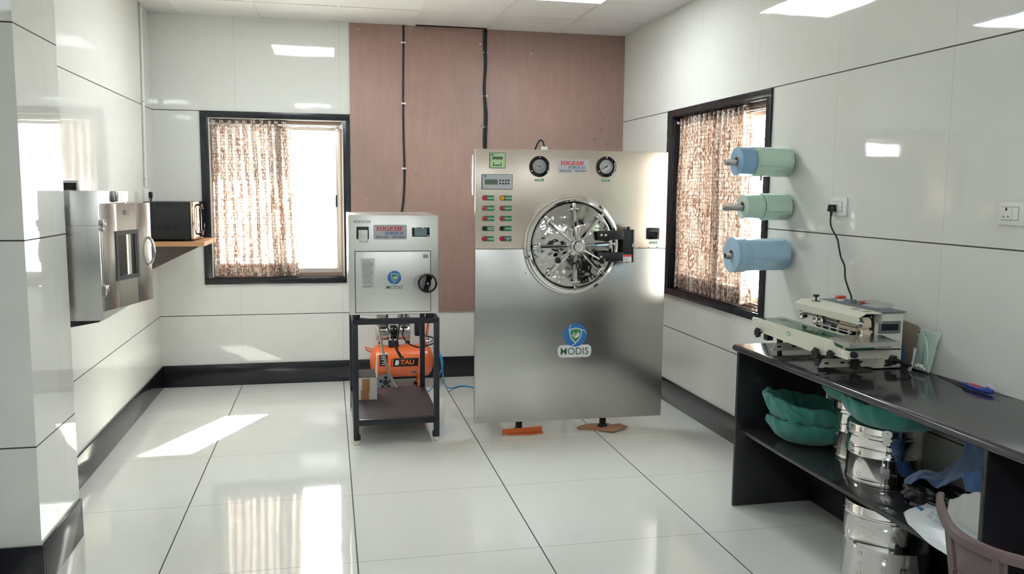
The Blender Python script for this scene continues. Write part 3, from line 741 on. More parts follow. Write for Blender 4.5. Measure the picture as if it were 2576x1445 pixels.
def logo(par, cx, cz, R, y, pill):
    m = MB().lathe([(0, 0.0006), (R, 0.0006), (R, 0)], (cx, y+0.0006, cz), (0, -1, 0), 64).build('logo_disc', 'logo_blue', par)
    def P(x, z, k=1): return (cx+x*R, y-0.0002*k, cz+z*R)
    def shield(sc, k):
        pts = []
        C3 = [(-0.56, 0.46), (0.60, 0.46), (0.02, -0.72)]
        for i in range(3):
            a, b_ = Vector(C3[i]), Vector(C3[(i+1) % 3]); mid = (a+b_)/2; out = (mid-Vector((0.02, 0.05))).normalized()
            for t in range(8):
                s = t/8; q = a.lerp(b_, s)+out*0.17*math.sin(PI*s); q = (q-Vector((0.02, 0.05)))*sc+Vector((0.02, 0.05))
                pts.append(P(q.x, q.y, k))
        return pts
    for sc, k, mt in ((1.0, 1, 'ink_white'), (0.93, 2, 'logo_green'), (0.88, 3, 'ink_white'), (0.82, 4, 'logo_green')):
        MB().prism(shield(sc, k), (0, 0.0002, 0)).build('shield', mt, m)
    def stroke(p, q, w, k, curve=0.0, mt='ink_white'):
        a, b_ = Vector(p), Vector(q); d = (b_-a).normalized(); nrm = Vector((-d.y, d.x)); L, Rr = [], []
        for t in range(9):
            s = t/8; c0 = a.lerp(b_, s)+nrm*curve*math.sin(PI*s)
            L.append(P(*(c0+nrm*w/2), k)); Rr.append(P(*(c0-nrm*w/2), k))
        MB().prism(L+Rr[::-1], (0, 0.0002, 0)).build('logo_stroke', mt, m)
    stroke((-0.56, 0.46), (-0.42, 0.9), 0.05, 1, -0.02); stroke((0.55, 0.47), (0.97, 0.12), 0.05, 1, 0.06); stroke((0.02, -0.70), (-0.42, -0.9), 0.05, 1, 0.06)
    for i in range(4): stroke((-0.10+0.09*i, -0.26-0.0*i+(-0.03*i if i else 0)+0.05*i), (0.26+0.055*i-0.06*(i == 3), 0.26-0.10*i+0.03*i), 0.055, 5)
    for i in range(3): stroke((-0.30+0.09*i*0.9, 0.02+0.10*i), (-0.12+0.09*i*0.6, -0.15+0.10*i), 0.055, 5)
    x0, x1, z0, z1 = pill
    pl = MB().prism(rrect(x0, x1, z0, z1, (z1-z0)*0.36, y+0.0004), (0, 0.0004, 0)).build('logo_plate', 'lab_white', par)
    text('MODIS', 0.04, ((x0+x1)/2, y+0.0004, (z0+z1)/2), (1, 0, 0), (0, 0, 1), 'ink_green', pl, width=(x1-x0)*0.83, height=(z1-z0)*0.56, bold=0.004)
logo(A, 0.6575, 0.6518, 0.0765, F+0.001, (0.542, 0.7666, 0.506, 0.5875))
# printer
PR = abox(1.1296, 1.2089, -0.012, 0.0, 1.269, 1.3436, name='printer', mat='black', bev=0.004)
abox(1.139, 1.200, -0.014, -0.011, 1.274, 1.320, name='paper_door', mat='gloss_black', par=PR, bev=0.002)
abox(1.145, 1.196, -0.0135, -0.0115, 1.3235, 1.3255, name='paper_slot', mat='silver', par=PR)
# door
DC = (0.620, 1.2355)
def at(d): return (DC[0], -d, DC[1])
m = MB(); m.lathe([(0.285, 0.0), (0.315, 0.0), (0.3165, 0.012), (0.313, 0.022), (0.306, 0.026), (0.304, 0.05), (0.300, 0.060), (0.288, 0.066), (0.278, 0.062), (0.272, 0.05), (0.271, 0.0)], at(0), (0, -1, 0), 128)
RING = m.build('door_ring', 'chrome', A)
m = MB(); m.lathe([(0.272, 0.002), (0.262, 0.002)], at(0), (0, -1, 0), 96); m.build('door_gasket', 'rubber', RING)
m = MB(); m.lathe([(0.2665, 0.004), (0.2670, 0.043), (0.261, 0.050), (0.25, 0.054), (0.215, 0.062), (0.16, 0.078), (0.10, 0.088), (0, 0.092)], at(0), (0, -1, 0), 96)
DOOR = m.build('door', 'dish', A)
m = MB(); m.lathe([(0.060, 0.084), (0.060, 0.10), (0.054, 0.104), (0.054, 0.112), (0.047, 0.116), (0.047, 0.122), (0.044, 0.124), (0.044, 0.165), (0.04, 0.168), (0, 0.168)], at(0), (0, -1, 0), 56)
HUB = m.build('hub', 'chrome_r', DOOR)
m = MB(); m.lathe([(0, 0.168), (0.034, 0.168), (0.036, 0.172), (0.036, 0.198), (0.033, 0.201), (0, 0.201)], at(0), (0, -1, 0), 48); m.build('hub_cap', 'gloss_black', DOOR)
m = MB(); m.lathe([(0.0115, 0.2014), (0.033, 0.2014), (0.033, 0.201)], at(0), (0, -1, 0), 48); DL = m.build('dial_plate', 'lab_white', DOOR)
m = MB(); m.lathe([(0.010, 0.2012), (0.010, 0.206), (0.006, 0.208), (0.006, 0.214), (0, 0.216)], at(0), (0, -1, 0), 24); m.build('spindle_nut', 'chrome', DOOR)
# ring lettering on the dial: one letter after another round the hub
Wd = 'SELF LOCKING DOOR'; 
for i, ch in enumerate(Wd):
    if ch == ' ': continue
    a = math.radians(172-i*13.2); d = Vector((math.cos(a), 0, math.sin(a))); rgt = Vector((math.sin(a), 0, -math.cos(a)))
    text(ch, 0.0085, Vector(at(0.2014))+d*0.0265, rgt, d, 'ink', DOOR, height=0.0058, bold=0.02)
m = MB(); m.torus(at(0.2016), (0, 1, 0), 0.0265, 0.0006, 20, 6, math.radians(55), math.radians(125), ref=(1, 0, 0)); 
m.prism([Vector(at(0.2016))+Vector((-0.0265*math.cos(0.45)-0.003, 0, -0.0265*math.sin(0.45))), Vector(at(0.2016))+Vector((-0.0265*math.cos(0.45)+0.003, 0, -0.0265*math.sin(0.45))), Vector(at(0.2016))+Vector((-0.0265*math.cos(0.2), 0, -0.0265*math.sin(0.2)+0.001))], (0, -0.0003, 0))
m.build('arrow_mark', 'ink', DOOR)
for k in range(8):
    a = math.radians(45*k+2); d = Vector((math.cos(a), 0, math.sin(a))); q = Vector((-d.z, 0, d.x)); o = Vector(at(0))
    # tapered spoke rising from the rim towards the hub
    rows = []
    for r, w, y0, y1 in ((0.050, 0.006, 0.105, 0.125), (0.10, 0.011, 0.092, 0.120), (0.235, 0.013, 0.066, 0.094)):
        p = o+d*r; rows.append([p+q*w-Vector((0, y0, 0)), p+q*w*0.5-Vector((0, y1, 0)), p-q*w*0.5-Vector((0, y1, 0)), p-q*w-Vector((0, y0, 0))])
    m = MB(); m.grid(rows, True, False); m.b.faces.new([v for v in [m.b.verts.new(x) for x in rows[0]]]); m.b.faces.new([m.b.verts.new(x) for x in rows[2]])
    m.build('spoke', 'chrome', DOOR)
    R3 = Matrix(((d.x, 0, q.x), (0, 1, 0), (d.z, 0, q.z))).to_4x4(); T = Matrix.Translation(o)@R3
    m = MB(); m.box(0.226, 0.268, -0.088, -0.072, -0.010, 0.010, bev=0.002, mat=T).box(0.222, 0.238, -0.102, -0.058, -0.028, 0.028, bev=0.003, mat=T)
    m.box(0.224, 0.236, -0.108, -0.10, -0.022, -0.010, bev=0.001, mat=T).box(0.224, 0.236, -0.108, -0.10, 0.010, 0.022, bev=0.001, mat=T)
    m.build('clamp', 'chrome', DOOR)
for a, L in ((85, 0.155), (212, 0.155), (-30, 0.175)):
    a = math.radians(a); d = Vector((math.cos(a), 0, math.sin(a))); p0 = Vector(at(0.150))+d*0.040; p1 = Vector(at(0.178))+d*L
    h = MB().cyl(p0, p1, 0.0055, 0.005, 14).build('handle', 'chrome', DOOR)
    # black ball on the end of the bar
    b_ = MB().sph(p1, 0.0205); b_.build('ball_knob', 'gloss_black', DOOR)
# hinge bracket
m = MB(); T = []
def ab(*a, **k): m.box(*a, **k)
ab(0.925, 0.992, -0.115, 0.0, 1.133, 1.335, bev=0.003)
ab(0.765, 0.93, -0.118, -0.086, 1.275, 1.331, bev=0.005); ab(0.765, 0.93, -0.118, -0.086, 1.136, 1.195, bev=0.005)
HB = m.build('hinge_bracket', 'black', A)
abox(0.992, 1.000, -0.12, 0.0, 1.130, 1.338, name='side_plate', mat='chrome_r', par=HB)
for x, z in ((0.785, 1.303), (0.812, 1.303), (0.785, 1.166)):
    MB().lathe([(0, 0.004), (0.006, 0.004), (0.009, 0.0)], (x, -0.118, z), (0, -1, 0), 16).build('rivet', 'chrome', HB)
MB().cyl((0.952, -0.07, 1.335), (0.952, -0.07, 1.352), 0.012).build('hinge_pin', 'grey', HB)
MB().cyl((0.976, -0.07, 1.335), (0.976, -0.07, 1.354), 0.010).build('hinge_pin', 'black', HB)
MB().cyl((0.97, -0.07, 1.126), (0.97, -0.07, 1.134), 0.008).build('hinge_pin', 'black', HB)
wl = abox(0.903, 0.985, -0.1188, -0.118, 1.136, 1.178, name='warning_label', mat='lab_white', par=HB)
m = MB().box(0.897, 0.985, -0.1162, -0.1152, 1.135, 1.179); wl2 = m.build('sticker', 'lab_white', HB)
bpy.data.objects.remove(wl)
m = MB().box(0.930, 0.984, -0.1170, -0.1160, 1.167, 1.1775); m.build('warning_stripe', 'ink_red', HB)
MB().lathe([(0, 0.0008), (0.009, 0.0008), (0.009, 0)], (0.912, -0.1162, 1.156), (0, -1, 0), 20).build('warning_symbol', 'ink_blue', HB)
m = MB()
for i in range(5): m.box(0.93, 0.975-0.008*(i % 3), -0.1170, -0.1160, 1.143+0.0045*i, 1.1445+0.0045*i)
m.build('small_print', 'ink_grey', HB)
m = MB(); m.box(0.987, 0.993, -0.118, -0.1145, 1.23, 1.25); m.build('catch', 'white', HB)

# boards under the feet
o = thing('orange_board', 'torn piece of orange board on the floor beneath the left machine foot', 'board', (1.2, 5.3, 0))
m = MB(); rows = []
m.prism([(1.105, 5.17, 0.002), (1.25, 5.150, 0.002), (1.345, 5.17, 0.002), (1.35, 5.24, 0.002), (1.11, 5.235, 0.002)], (0, 0, 0.005))
m.build('flap', 'orange_d', o)
m = MB(); m.prism([(1.068, 5.152, 0.008), (1.115, 5.160, 0.018), (1.335, 5.168, 0.020), (1.335, 5.168, 0.050), (1.20, 5.158, 0.048), (1.068, 5.148, 0.050)], (0, 0.004, 0)); m.build('raised_edge', 'orange_d', o)
o = thing('cardboard_scrap', 'torn brown cardboard scraps on the floor beneath the right machine foot', 'cardboard', (1.8, 5.25, 0))
random.seed(3)
def scrap(cx, cy, rx, ry, z, n, sd):
    rnd = random.Random(sd); return [(cx+rx*math.cos(2*PI*i/n)*rnd.uniform(0.72, 1.1), cy+ry*math.sin(2*PI*i/n)*rnd.uniform(0.72, 1.1), z) for i in range(n)]
MB().prism(scrap(1.745, 5.25, 0.15, 0.09, 0.0005, 14, 2), (0, 0, 0.005)).build('scrap', 'card', o)
MB().prism([(1.72, 5.14, 0.006), (1.80, 5.085, 0.010), (1.93, 5.17, 0.014), (1.90, 5.26, 0.012), (1.79, 5.24, 0.007)], (0, 0, 0.004)).build('scrap', 'card', o)
MB().prism([(1.69, 5.16, 0.010), (1.72, 5.15, 0.012), (1.725, 5.18, 0.012), (1.70, 5.185, 0.010)], (0, 0, 0.004)).build('scrap', 'orange_d', o)

# ================================================================ cart and bench autoclave
K = thing('steel_cart', 'black painted steel stand on white foot caps below the small autoclave', 'stand', (0.393, 5.56, 0))
X0, X1, Y0, Y1, ZTP = 0.127, 0.660, 5.134, 5.99, 0.787
w = 0.034
for x in (X0, X1-w):
    for y in (Y0, Y1-w):
        lg = bx(x, x+w, y, y+w, 0.028, ZTP-w, bev=0.002).build('leg', 'matte_black', K)
        m = MB(); m.lathe([(0, 0), (0.016, 0), (0.021, 0.006), (0.023, 0.028), (0, 0.028)], (x+w/2, y+w/2, 0), (0, 0, 1), 20); m.build('foot_cap', 'cap', lg)
        sx = x+w if x == X0 else x-0.008
        bx(sx, sx+0.008, y, y+w, 0.03, 0.062, bev=0.001).build('foot_tab', 'matte_black', lg)
m = MB(); m.box(X0, X1, Y0, Y0+w, ZTP-w, ZTP, bev=0.002).box(X0, X1, Y1-w, Y1, ZTP-w, ZTP, bev=0.002).box(X0, X0+w, Y0+w, Y1-w, ZTP-w, ZTP, bev=0.002).box(X1-w, X1, Y0+w, Y1-w, ZTP-w, ZTP, bev=0.002)
m.build('top_frame', 'matte_black', K)
m = MB(); m.box(X0+w, X1-w, Y0, Y0+w, 0.120, 0.158, bev=0.002).box(X0+w, X1-w, Y1-w, Y1, 0.120, 0.158).box(X0, X0+w, Y0+w, Y1-w, 0.120, 0.158).box(X1-w, X1, Y0+w, Y1-w, 0.120, 0.158)
m.build('shelf_frame', 'matte_black', K)
m = MB(); m.box(X0+w, X1-w, Y0+w, Y1-w, 0.148, 0.1585).build('shelf', 'shelf_paint', K)
for x in (X0+w, X1-w-0.07):
    for y in (Y0+w, Y1-w-0.06):
        xx = [x, x+0.07, x if x < 0.4 else x+0.07]; 
        m = MB(); m.prism([(x, y, ZTP-0.006), (x+0.07, y, ZTP-0.006), (xx[2], y+0.06, ZTP-0.006)], (0, 0, 0.006)); m.build('corner_gusset', 'matte_black', K)
# box of white card on the shelf
T = thing('carton', 'small white carton with brown tape on the lower shelf of the cart', 'box', (0.245, 5.72, 0.1585))
cx0, cx1, cy0, cy1, cz0, cz1 = 0.164, 0.300, 5.640, 5.86, 0.159, 0.315
m = MB(); e = 0.004
m.box(cx0, cx1, cy0, cy0+e, cz0, cz1-0.005).box(cx0, cx1, cy1-e, cy1, cz0, cz1-0.005).box(cx0, cx0+e, cy0+e, cy1-e, cz0, cz1-0.005).box(cx1-e, cx1, cy0+e, cy1-e, cz0, cz1-0.005).box(cx0+e, cx1-e, cy0+e, cy1-e, cz0, cz0+e)
m.build('carton_body', 'foam', T)
m = MB(); m.prism([(cx1, cy0, cz1-0.005), (cx1, cy1, cz1-0.005), (cx1+0.012, cy1, cz1+0.13), (cx1+0.006, cy0+0.10, cz1+0.05)], (0.003, 0, 0)); m.build('side_flap', 'foam', T)
m = MB(); m.box(cx0+0.005, cx1-0.005, cy0+0.006, cy1-0.006, cz0+0.07, cz1-0.03); m.build('inner_shade', 'dark_in', T)  # dark block stands for the shade inside the open carton
m = MB(); m.prism([(cx0, cy0+0.005, cz1-0.006), (cx1-0.005, cy0+0.005, cz1-0.006), (cx1-0.005, cy1, cz1+0.004), (cx0, cy1, cz1+0.004)], (0, 0, 0.003)); m.build('film_cover', 'black_bag', T)
m = MB(); m.box(cx0+0.035, cx0+0.087, cy0-0.001, cy0, cz0+0.06, cz1-0.012).box(cx0+0.027, cx0+0.082, cy0-0.0015, cy0, cz0+0.001, cz0+0.065); m.build('tape', 'tape', T)

B = thing('bench_autoclave', 'small square steel autoclave with black handwheel standing on the black cart', 'machine', (0.383, 5.5, 0.79))
bx0, bx1, by0, by1, bz0, bz1 = 0.112, 0.651, 5.11, 5.80, 0.818, 1.424
m = MB(); m.box(bx0, bx1, by0+0.002, by1, bz0, bz1, bev=0.006); m.build('body', 'steel_grey', B)
m = MB(); m.box(bx0+0.001, bx1-0.001, by0, by0+0.01, bz0+0.001, bz1-0.001, bev=0.003); m.build('front_panel', 'steel_grey', B)
for x in (0.133, 0.578):
    for y in (5.16, 5.72): m = MB(); m.lathe([(0, 0), (0.019, 0), (0.022, 0.006), (0.022, 0.03), (0, 0.03)], (x+0.02, y, 0.7875), (0, 0, 1), 20); m.build('rubber_foot', 'rubber', B)
dx0, dx1, dz0, dz1 = 0.149, 0.601, 0.834, 1.203
m = MB(); g = 0.0035; yy = by0-0.0007
m.box(dx0-g, dx1+g, yy, by0, dz1, dz1+g).box(dx0-g, dx1+g, yy, by0, dz0-g, dz0).box(dx0-g, dx0, yy, by0, dz0, dz1).box(dx1, dx1+g, yy, by0, dz0, dz1); m.build('door_gap', 'ink', B)
m = MB(); m.box(dx0, dx1, by0-0.004, by0, dz0, dz1, bev=0.002); BD = m.build('door', 'steel_grey', B)
fy = by0-0.0047
text('MODISTER', 0.02, (0.193, by0-0.0002, 1.382), (1, 0, 0), (0, 0, 1), 'ink', B, width=0.102, height=0.016)
P_ = MB().box(0.158, 0.231, by0-0.008, by0, 1.278, 1.353, bev=0.003).build('printer', 'black', B)
m = MB(); rows = [[(0.170, by0-0.010, 1.333), (0.224, by0-0.010, 1.333)], [(0.169, by0-0.016, 1.31), (0.224, by0-0.016, 1.31)], [(0.169, by0-0.014, 1.28), (0.2245, by0-0.013, 1.28)], [(0.169, by0-0.012, 1.263), (0.2245, by0-0.010, 1.2615)]]
m.grid(rows); m.build('paper_strip', 'white_m', P_, solid=0.0008)
shop_plate(B, 0.259, 0.459, 1.276, 1.364, by0-0.0007)
D_ = MB().box(0.491, 0.597, by0-0.004, by0, 1.292, 1.348, bev=0.001).build('display', 'gloss_black', B)
MB().box(0.505, 0.579, by0-0.0048, by0-0.004, 1.296, 1.343).build('screen', 'lcd_b', D_)
MB().lathe([(0, 0.002), (0.005, 0.002), (0.005, 0)], (0.588, by0-0.004, 1.2995), (0, -1, 0), 16).build('button', 'white', D_)
IL = MB().prism(rrect(0.180, 0.265, 0.977, 1.162, 0.006, fy), (0, 0.0006, 0)).build('instruction_label', 'lab_white', BD)
m = MB(); rnd = random.Random(4)
for i in range(30):
    z = 1.148-i*0.0055
    if i in (1, 26): continue
    m.box(0.190 if i % 4 else 0.1875, (0.256 if i else 0.24)-rnd.uniform(0, 0.02)*(i % 3 == 2), fy-0.0003, fy, z-0.0012, z+0.0012)
m.build('print_lines', 'ink_grey', IL)
MB().prism(rrect(0.556, 0.587, 1.160, 1.185, 0.002, fy), (0, 0.0006, 0)).build('approval_label', 'lab_silver', BD)
text('CE', 0.012, (0.572, fy, 1.1725), (1, 0, 0), (0, 0, 1), 'ink', BD, width=0.022, height=0.014)
logo(BD, 0.382, 1.0445, 0.0415, fy+0.0005, (0.323, 0.440, 0.966, 1.004))
wc = Vector((0.577, by0-0.06, 1.012))
WH = MB().torus(wc, (0, 1, 0), 0.053, 0.0065, 48, 10).build('handwheel', 'gloss_black', BD)
m = MB()
for sg in (1, -1):
    a0 = math.radians(75 if sg > 0 else 255); pts = []
    for i in range(7):
        a = a0+math.radians(-22+44*i/6)*1.0; pts.append(wc+Vector((math.cos(a)*0.051, -0.004, math.sin(a)*0.051)))
    q = Vector((math.cos(a0), 0, math.sin(a0))); nn = Vector((-q.z, 0, q.x))
    pts = [wc+nn*(-0.0135)+Vector((0, -0.004, 0))] + pts + [wc+nn*0.0135+Vector((0, -0.004, 0))]
    m.prism(pts, (0, 0.009, 0))
m.lathe([(0, -0.012), (0.018, -0.012), (0.018, 0.006), (0.012, 0.058)], wc, (0, 1, 0), 28)
m.build('wheel_spoke', 'gloss_black', WH)
MB().lathe([(0, 0.0015), (0.006, 0.001), (0.0065, 0)], wc+Vector((0, -0.012, 0)), (0, -1, 0), 16).build('centre_nut', 'chrome', WH)

# hoses and cables hanging from the rear of the autoclave
def rope(name, lbl, cat, pts, r, mat, group=None, sub=6):
    o = MB().tube(pts, r, 8, sub=sub).build(name, mat); return tag(o, lbl, cat, group)
rope('drain_hose', 'milky white hose hanging inside the cart down to the lower shelf', 'hose', [(0.315, 5.82, 0.83), (0.318, 5.83, 0.70), (0.335, 5.84, 0.55), (0.36, 5.86, 0.42), (0.40, 5.89, 0.28), (0.43, 5.925, 0.20), (0.455, 5.94, 0.168)], 0.0095, 'hose_w')
rope('power_cable', 'black cable looping down behind the cart, left of the pair', 'cable', [(0.39, 5.90, 0.85), (0.40, 6.02, 0.72), (0.395, 6.1, 0.60), (0.44, 6.2, 0.50), (0.47, 6.3, 0.40), (0.515, 6.42, 0.298), (0.53, 6.5, 0.27)], 0.006, 'cable')
rope('power_cable', 'black cable running down to the compressor label behind the cart', 'cable', [(0.475, 5.90, 0.85), (0.51, 6.02, 0.74), (0.50, 6.15, 0.60), (0.49, 6.25, 0.48), (0.490, 6.35, 0.38), (0.525, 6.43, 0.302), (0.55, 6.5, 0.27)], 0.006, 'cable')
rope('power_cable', 'black cable forming a wide loop above the right end of the orange tank', 'cable', [(0.51, 5.90, 0.85), (0.54, 6.05, 0.72), (0.535, 6.2, 0.58), (0.53, 6.3, 0.48), (0.58, 6.36, 0.405), (0.66, 6.38, 0.37), (0.73, 6.42, 0.375), (0.795, 6.48, 0.385), (0.79, 6.55, 0.41), (0.73, 6.6, 0.42)], 0.006, 'cable')
rope('air_hose', 'blue air hose curling from the compressor across the floor to the tall machine', 'hose', [(0.775, 6.62, 0.365), (0.795, 6.45, 0.42), (0.788, 6.3, 0.40), (0.804, 6.22, 0.342), (0.816, 6.2, 0.244), (0.835, 6.25, 0.14), (0.865, 6.35, 0.06), (0.93, 6.48, 0.012), (1.0, 6.56, 0.008), (1.07, 6.55, 0.008), (1.12, 6.47, 0.008), (1.2, 6.3, 0.008), (1.28, 6.1, 0.008)], 0.006, 'hose_b')
rope('air_hose', 'second blue air hose lying on the floor beside the orange compressor', 'hose', [(0.815, 6.215, 0.33), (0.822, 6.20, 0.26), (0.797, 6.20, 0.192), (0.765, 6.3, 0.08), (0.72, 6.40, 0.010), (0.64, 6.48, 0.008), (0.58, 6.5, 0.008)], 0.005, 'hose_b')

# ================================================================ orange compressor
Q = thing('air_compressor', 'orange air compressor with twin silver motors on the floor behind the cart', 'compressor', (0.54, 6.65, 0))
tc_ = Vector((0.298, 6.66, 0.214)); R_ = 0.129; L_ = 0.507
prof = [(0, 0), (0.06, 0.006), (0.10, 0.022), (0.125, 0.045), (R_, 0.075), (R_, L_-0.075), (0.125, L_-0.045), (0.10, L_-0.022), (0.06, L_-0.006), (0, L_)]
TK = MB().lathe(prof, tc_, (1, 0, 0), 48).build('tank', 'orange', Q)
m = MB(); m.torus(tc_+Vector((0.078, 0, 0)), (1, 0, 0), R_, 0.0015, 48, 6).torus(tc_+Vector((L_-0.078, 0, 0)), (1, 0, 0), R_, 0.0015, 48, 6); m.build('weld_seam', 'orange', TK)
fy_ = 6.66-R_-0.001
def curved(x0, x1, z0, z1, name, mat, slant=0.0):
    rows = []
    for j in range(9):
        z = z0+(z1-z0)*j/8; y = 6.66-math.sqrt(max(0, (R_+0.0012)**2-(z-0.214)**2)); s = slant*(z-z0)
        rows.append([(x0+s, y, z), (x1+s, y, z)])
    return MB().grid(rows).build(name, mat, TK, solid=0.0008)
L1 = curved(0.368, 0.432, 0.20, 0.285, 'spec_label', 'ink')
for i, (z, w_) in enumerate(((0.272, 0.035), (0.255, 0.03), (0.232, 0.016), (0.215, 0.026))):
    bx(0.396-w_/2, 0.396+w_/2, fy_-0.004, fy_-0.0015, z-0.0025, z+0.0025).build('print_lines', 'ink_white', L1)
L2 = curved(0.470, 0.668, 0.192, 0.257, 'brand_label', 'ink', 0.1)
curved(0.456, 0.461, 0.188, 0.255, 'brand_stripe', 'ink', 0.1); curved(0.375, 0.432, 0.286, 0.300, 'spec_header', 'lab_white')
text('B', 0.05, (0.506, fy_-0.0022, 0.224), (1, 0, 0), (0, 0, 1), 'ink_white', L2, height=0.038, width=0.030, shear=0.2, bold=0.05)
text('TALI', 0.05, (0.583, fy_-0.0022, 0.226), (1, 0, 0), (0, 0, 1), 'orange', L2, height=0.037, width=0.108, shear=0.2, bold=0.035)
curved(0.618, 0.66, 0.128, 0.150, 'maker_plate', 'grey')
for x0 in (0.364, 0.580):
    m = MB(); m.box(x0, x0+0.038, 6.62, 6.70, 0.315, 0.358, bev=0.006); m.build('motor_bracket', 'orange', Q)
    MB().lathe([(0, 0), (0.015, 0), (0.017, 0.01), (0.015, 0.022), (0, 0.022)], (x0+0.019, 6.64, 0.358), (0, 0, 1), 20).build('rubber_mount', 'rubber', Q)
    MB().box(x0+0.004, x0+0.034, 6.625, 6.66, 0.380, 0.40, bev=0.004).build('motor_foot', 'silver', Q)
for x0, x1 in ((0.350, 0.452), (0.520, 0.618)):
    c0 = Vector((x0, 6.66, 0.448)); W_ = x1-x0
    mo = MB().lathe([(0, -0.004), (0.045, -0.004), (0.060, 0.004), (0.062, 0.008), (0.062, W_-0.008), (0.058, W_), (0, W_)], c0, (1, 0, 0), 40).build('motor_housing', 'silver', Q)
    m = MB()
    for k in range(4): m.box(x0+0.018+0.013*k, x0+0.023+0.013*k, 6.66-0.0655, 6.66-0.058, 0.458, 0.478-0.006*(k % 2))
    for k in range(5): m.lathe([(0, 0.001), (0.003, 0.001), (0.003, 0)], (x0+0.014+0.018*k, 6.66-0.0625, 0.425+0.012*(k % 2)), (0, -1, 0), 10)
    m.box(x0+0.022, x1-0.022, 6.605, 6.625, 0.486, 0.497)
    m.build('vent_slots', 'dark_in', mo)
    MB().box(x0+0.005, x1-0.005, 6.625, 6.70, 0.50, 0.582, bev=0.004).build('cylinder_head', 'grey', mo)
MB().lathe([(0, 0), (0.052, 0), (0.056, 0.008), (0.056, 0.042), (0.052, 0.05), (0, 0.05)], (0.461, 6.66, 0.448), (1, 0, 0), 32).build('motor_core', 'gloss_black', Q)
MB().box(0.445, 0.523, 6.60, 6.68, 0.335, 0.379, bev=0.004).build('air_filter_box', 'black', Q)
PS = MB().box(0.655, 0.722, 6.62, 6.70, 0.415, 0.53, bev=0.006).build('pressure_switch', 'black', Q)
MB().lathe([(0, 0.018), (0.021, 0.018), (0.024, 0.012), (0.024, 0), (0, 0)], (0.726, 6.62, 0.412), (0, -1, 0), 28).build('pressure_gauge', 'chrome_r', Q)
MB().lathe([(0, 0.0008), (0.019, 0.0008), (0.019, 0)], (0.726, 6.602, 0.412), (0, -1, 0), 28).build('gauge_dial', 'lab_white', Q)
m = MB(); m.cyl((0.69, 6.64, 0.37), (0.775, 6.64, 0.365), 0.012).cyl((0.70, 6.64, 0.33), (0.70, 6.64, 0.42), 0.012).cyl((0.76, 6.64, 0.35), (0.76, 6.64, 0.40), 0.009); m.build('valve_fitting', 'chrome_r', Q)
m = MB(); m.tube([(0.752, 6.72, 0.30), (0.758, 6.72, 0.40), (0.785, 6.73, 0.60), (0.785, 6.75, 0.63)], 0.011, 12); m.build('handle', 'orange', Q)
m = MB(); m.tube([(0.330, 6.64, 0.312), (0.285, 6.64, 0.328), (0.262, 6.64, 0.336), (0.275, 6.65, 0.308), (0.325, 6.65, 0.288)], 0.006, 8); m.build('lift_handle', 'orange', Q)
for y in (6.545, 6.775):
    WL = MB().lathe([(0.022, -0.012), (0.056, -0.014), (0.066, -0.016), (0.066, 0.016), (0.056, 0.014), (0.022, 0.012)], (0.415, y, 0.067), (0, -1, 0), 40).build('wheel', 'grey', Q)
    m = MB()
    for k in range(5):
        a = math.radians(72*k+18); m.lathe([(0, 0.0), (0.0135, 0.0), (0.0135, 0.0150), (0, 0.0150)], (0.415+0.040*math.cos(a), y, 0.067+0.040*math.sin(a)), (0, -1, 0), 16)
    m.build('wheel_hole', 'dark_in', WL)
    MB().lathe([(0, 0.02), (0.007, 0.02), (0.009, 0.017), (0.02, 0.016), (0.022, 0.012), (0.022, -0.012), (0, -0.012)], (0.415, y, 0.067), (0, -1, 0), 24).build('wheel_hub', 'black', WL)
m = MB(); m.cyl((0.415, 6.545, 0.067), (0.415, 6.775, 0.067), 0.008); m.build('axle', 'chrome_r', Q)
m = MB(); m.box(0.40, 0.43, 6.57, 6.75, 0.06, 0.12); m.build('wheel_bracket', 'orange', Q)
for y in (6.59, 6.73):
    FT = MB().box(0.672, 0.684, y-0.02, y+0.02, 0.02, 0.13, bev=0.002).build('foot', 'orange', Q)
    MB().lathe([(0, 0), (0.026, 0), (0.022, 0.02), (0, 0.02)], (0.678, y, 0), (0, 0, 1), 20).build('rubber_pad', 'rubber', FT)
MB().lathe([(0, 0), (0.012, 0), (0.012, 0.012), (0, 0.012)], (0.55, 6.66, 0.088), (0, 0, 1), 16).build('drain_valve', 'orange', Q)

# ================================================================ left wall: steel cabinet, microwave, shelf, pipe
T = thing('wall_bracket', 'small green-grey granite slab bracket carrying the steel cabinet', 'bracket', (XL, 4.3, 0.955))
MB().prism([(XL+0.001, 4.06, 0.945), (-1.145, 4.06, 0.945), (-1.06, 4.20, 0.945), (-1.06, 4.52, 0.945), (XL+0.001, 4.52, 0.945)], (0, 0, 0.031)).build('slab', 'granite', T)
CB = thing('steel_cabinet', 'small stainless steel cabinet with a windowed door on the left wall', 'cabinet', (-1.15, 4.3, 0.978))
x0, x1, y0, y1, z0, z1 = XL+0.003, -1.0, 4.035, 4.575, 0.977, 1.556; e = 0.003
m = MB(); m.box(x0, x1, y0, y0+e, z0, z1, bev=0.001).box(x0, x1, y1-e, y1, z0, z1).box(x0, x1, y0+e, y1-e, z0, z0+e).box(x0, x1, y0+e, y1-e, z1-e, z1).box(x0, x0+e, y0+e, y1-e, z0+e, z1-e)
m.box(x1-e, x1, y0+e, y0+0.03, z0+e, z1-e).box(x1-e, x1, y1-0.03, y1-e, z0+e, z1-e).box(x1-e, x1, y0+0.03, y1-0.03, z0+e, z0+0.035).box(x1-e, x1, y0+0.03, y1-0.03, 1.50, z1-e)
m.build('body', 'steel_cab', CB)
m = MB(); m.box(x0, x1, y0-0.0006, y0, 1.402, 1.4035); m.build('seam', 'ink_grey', CB)
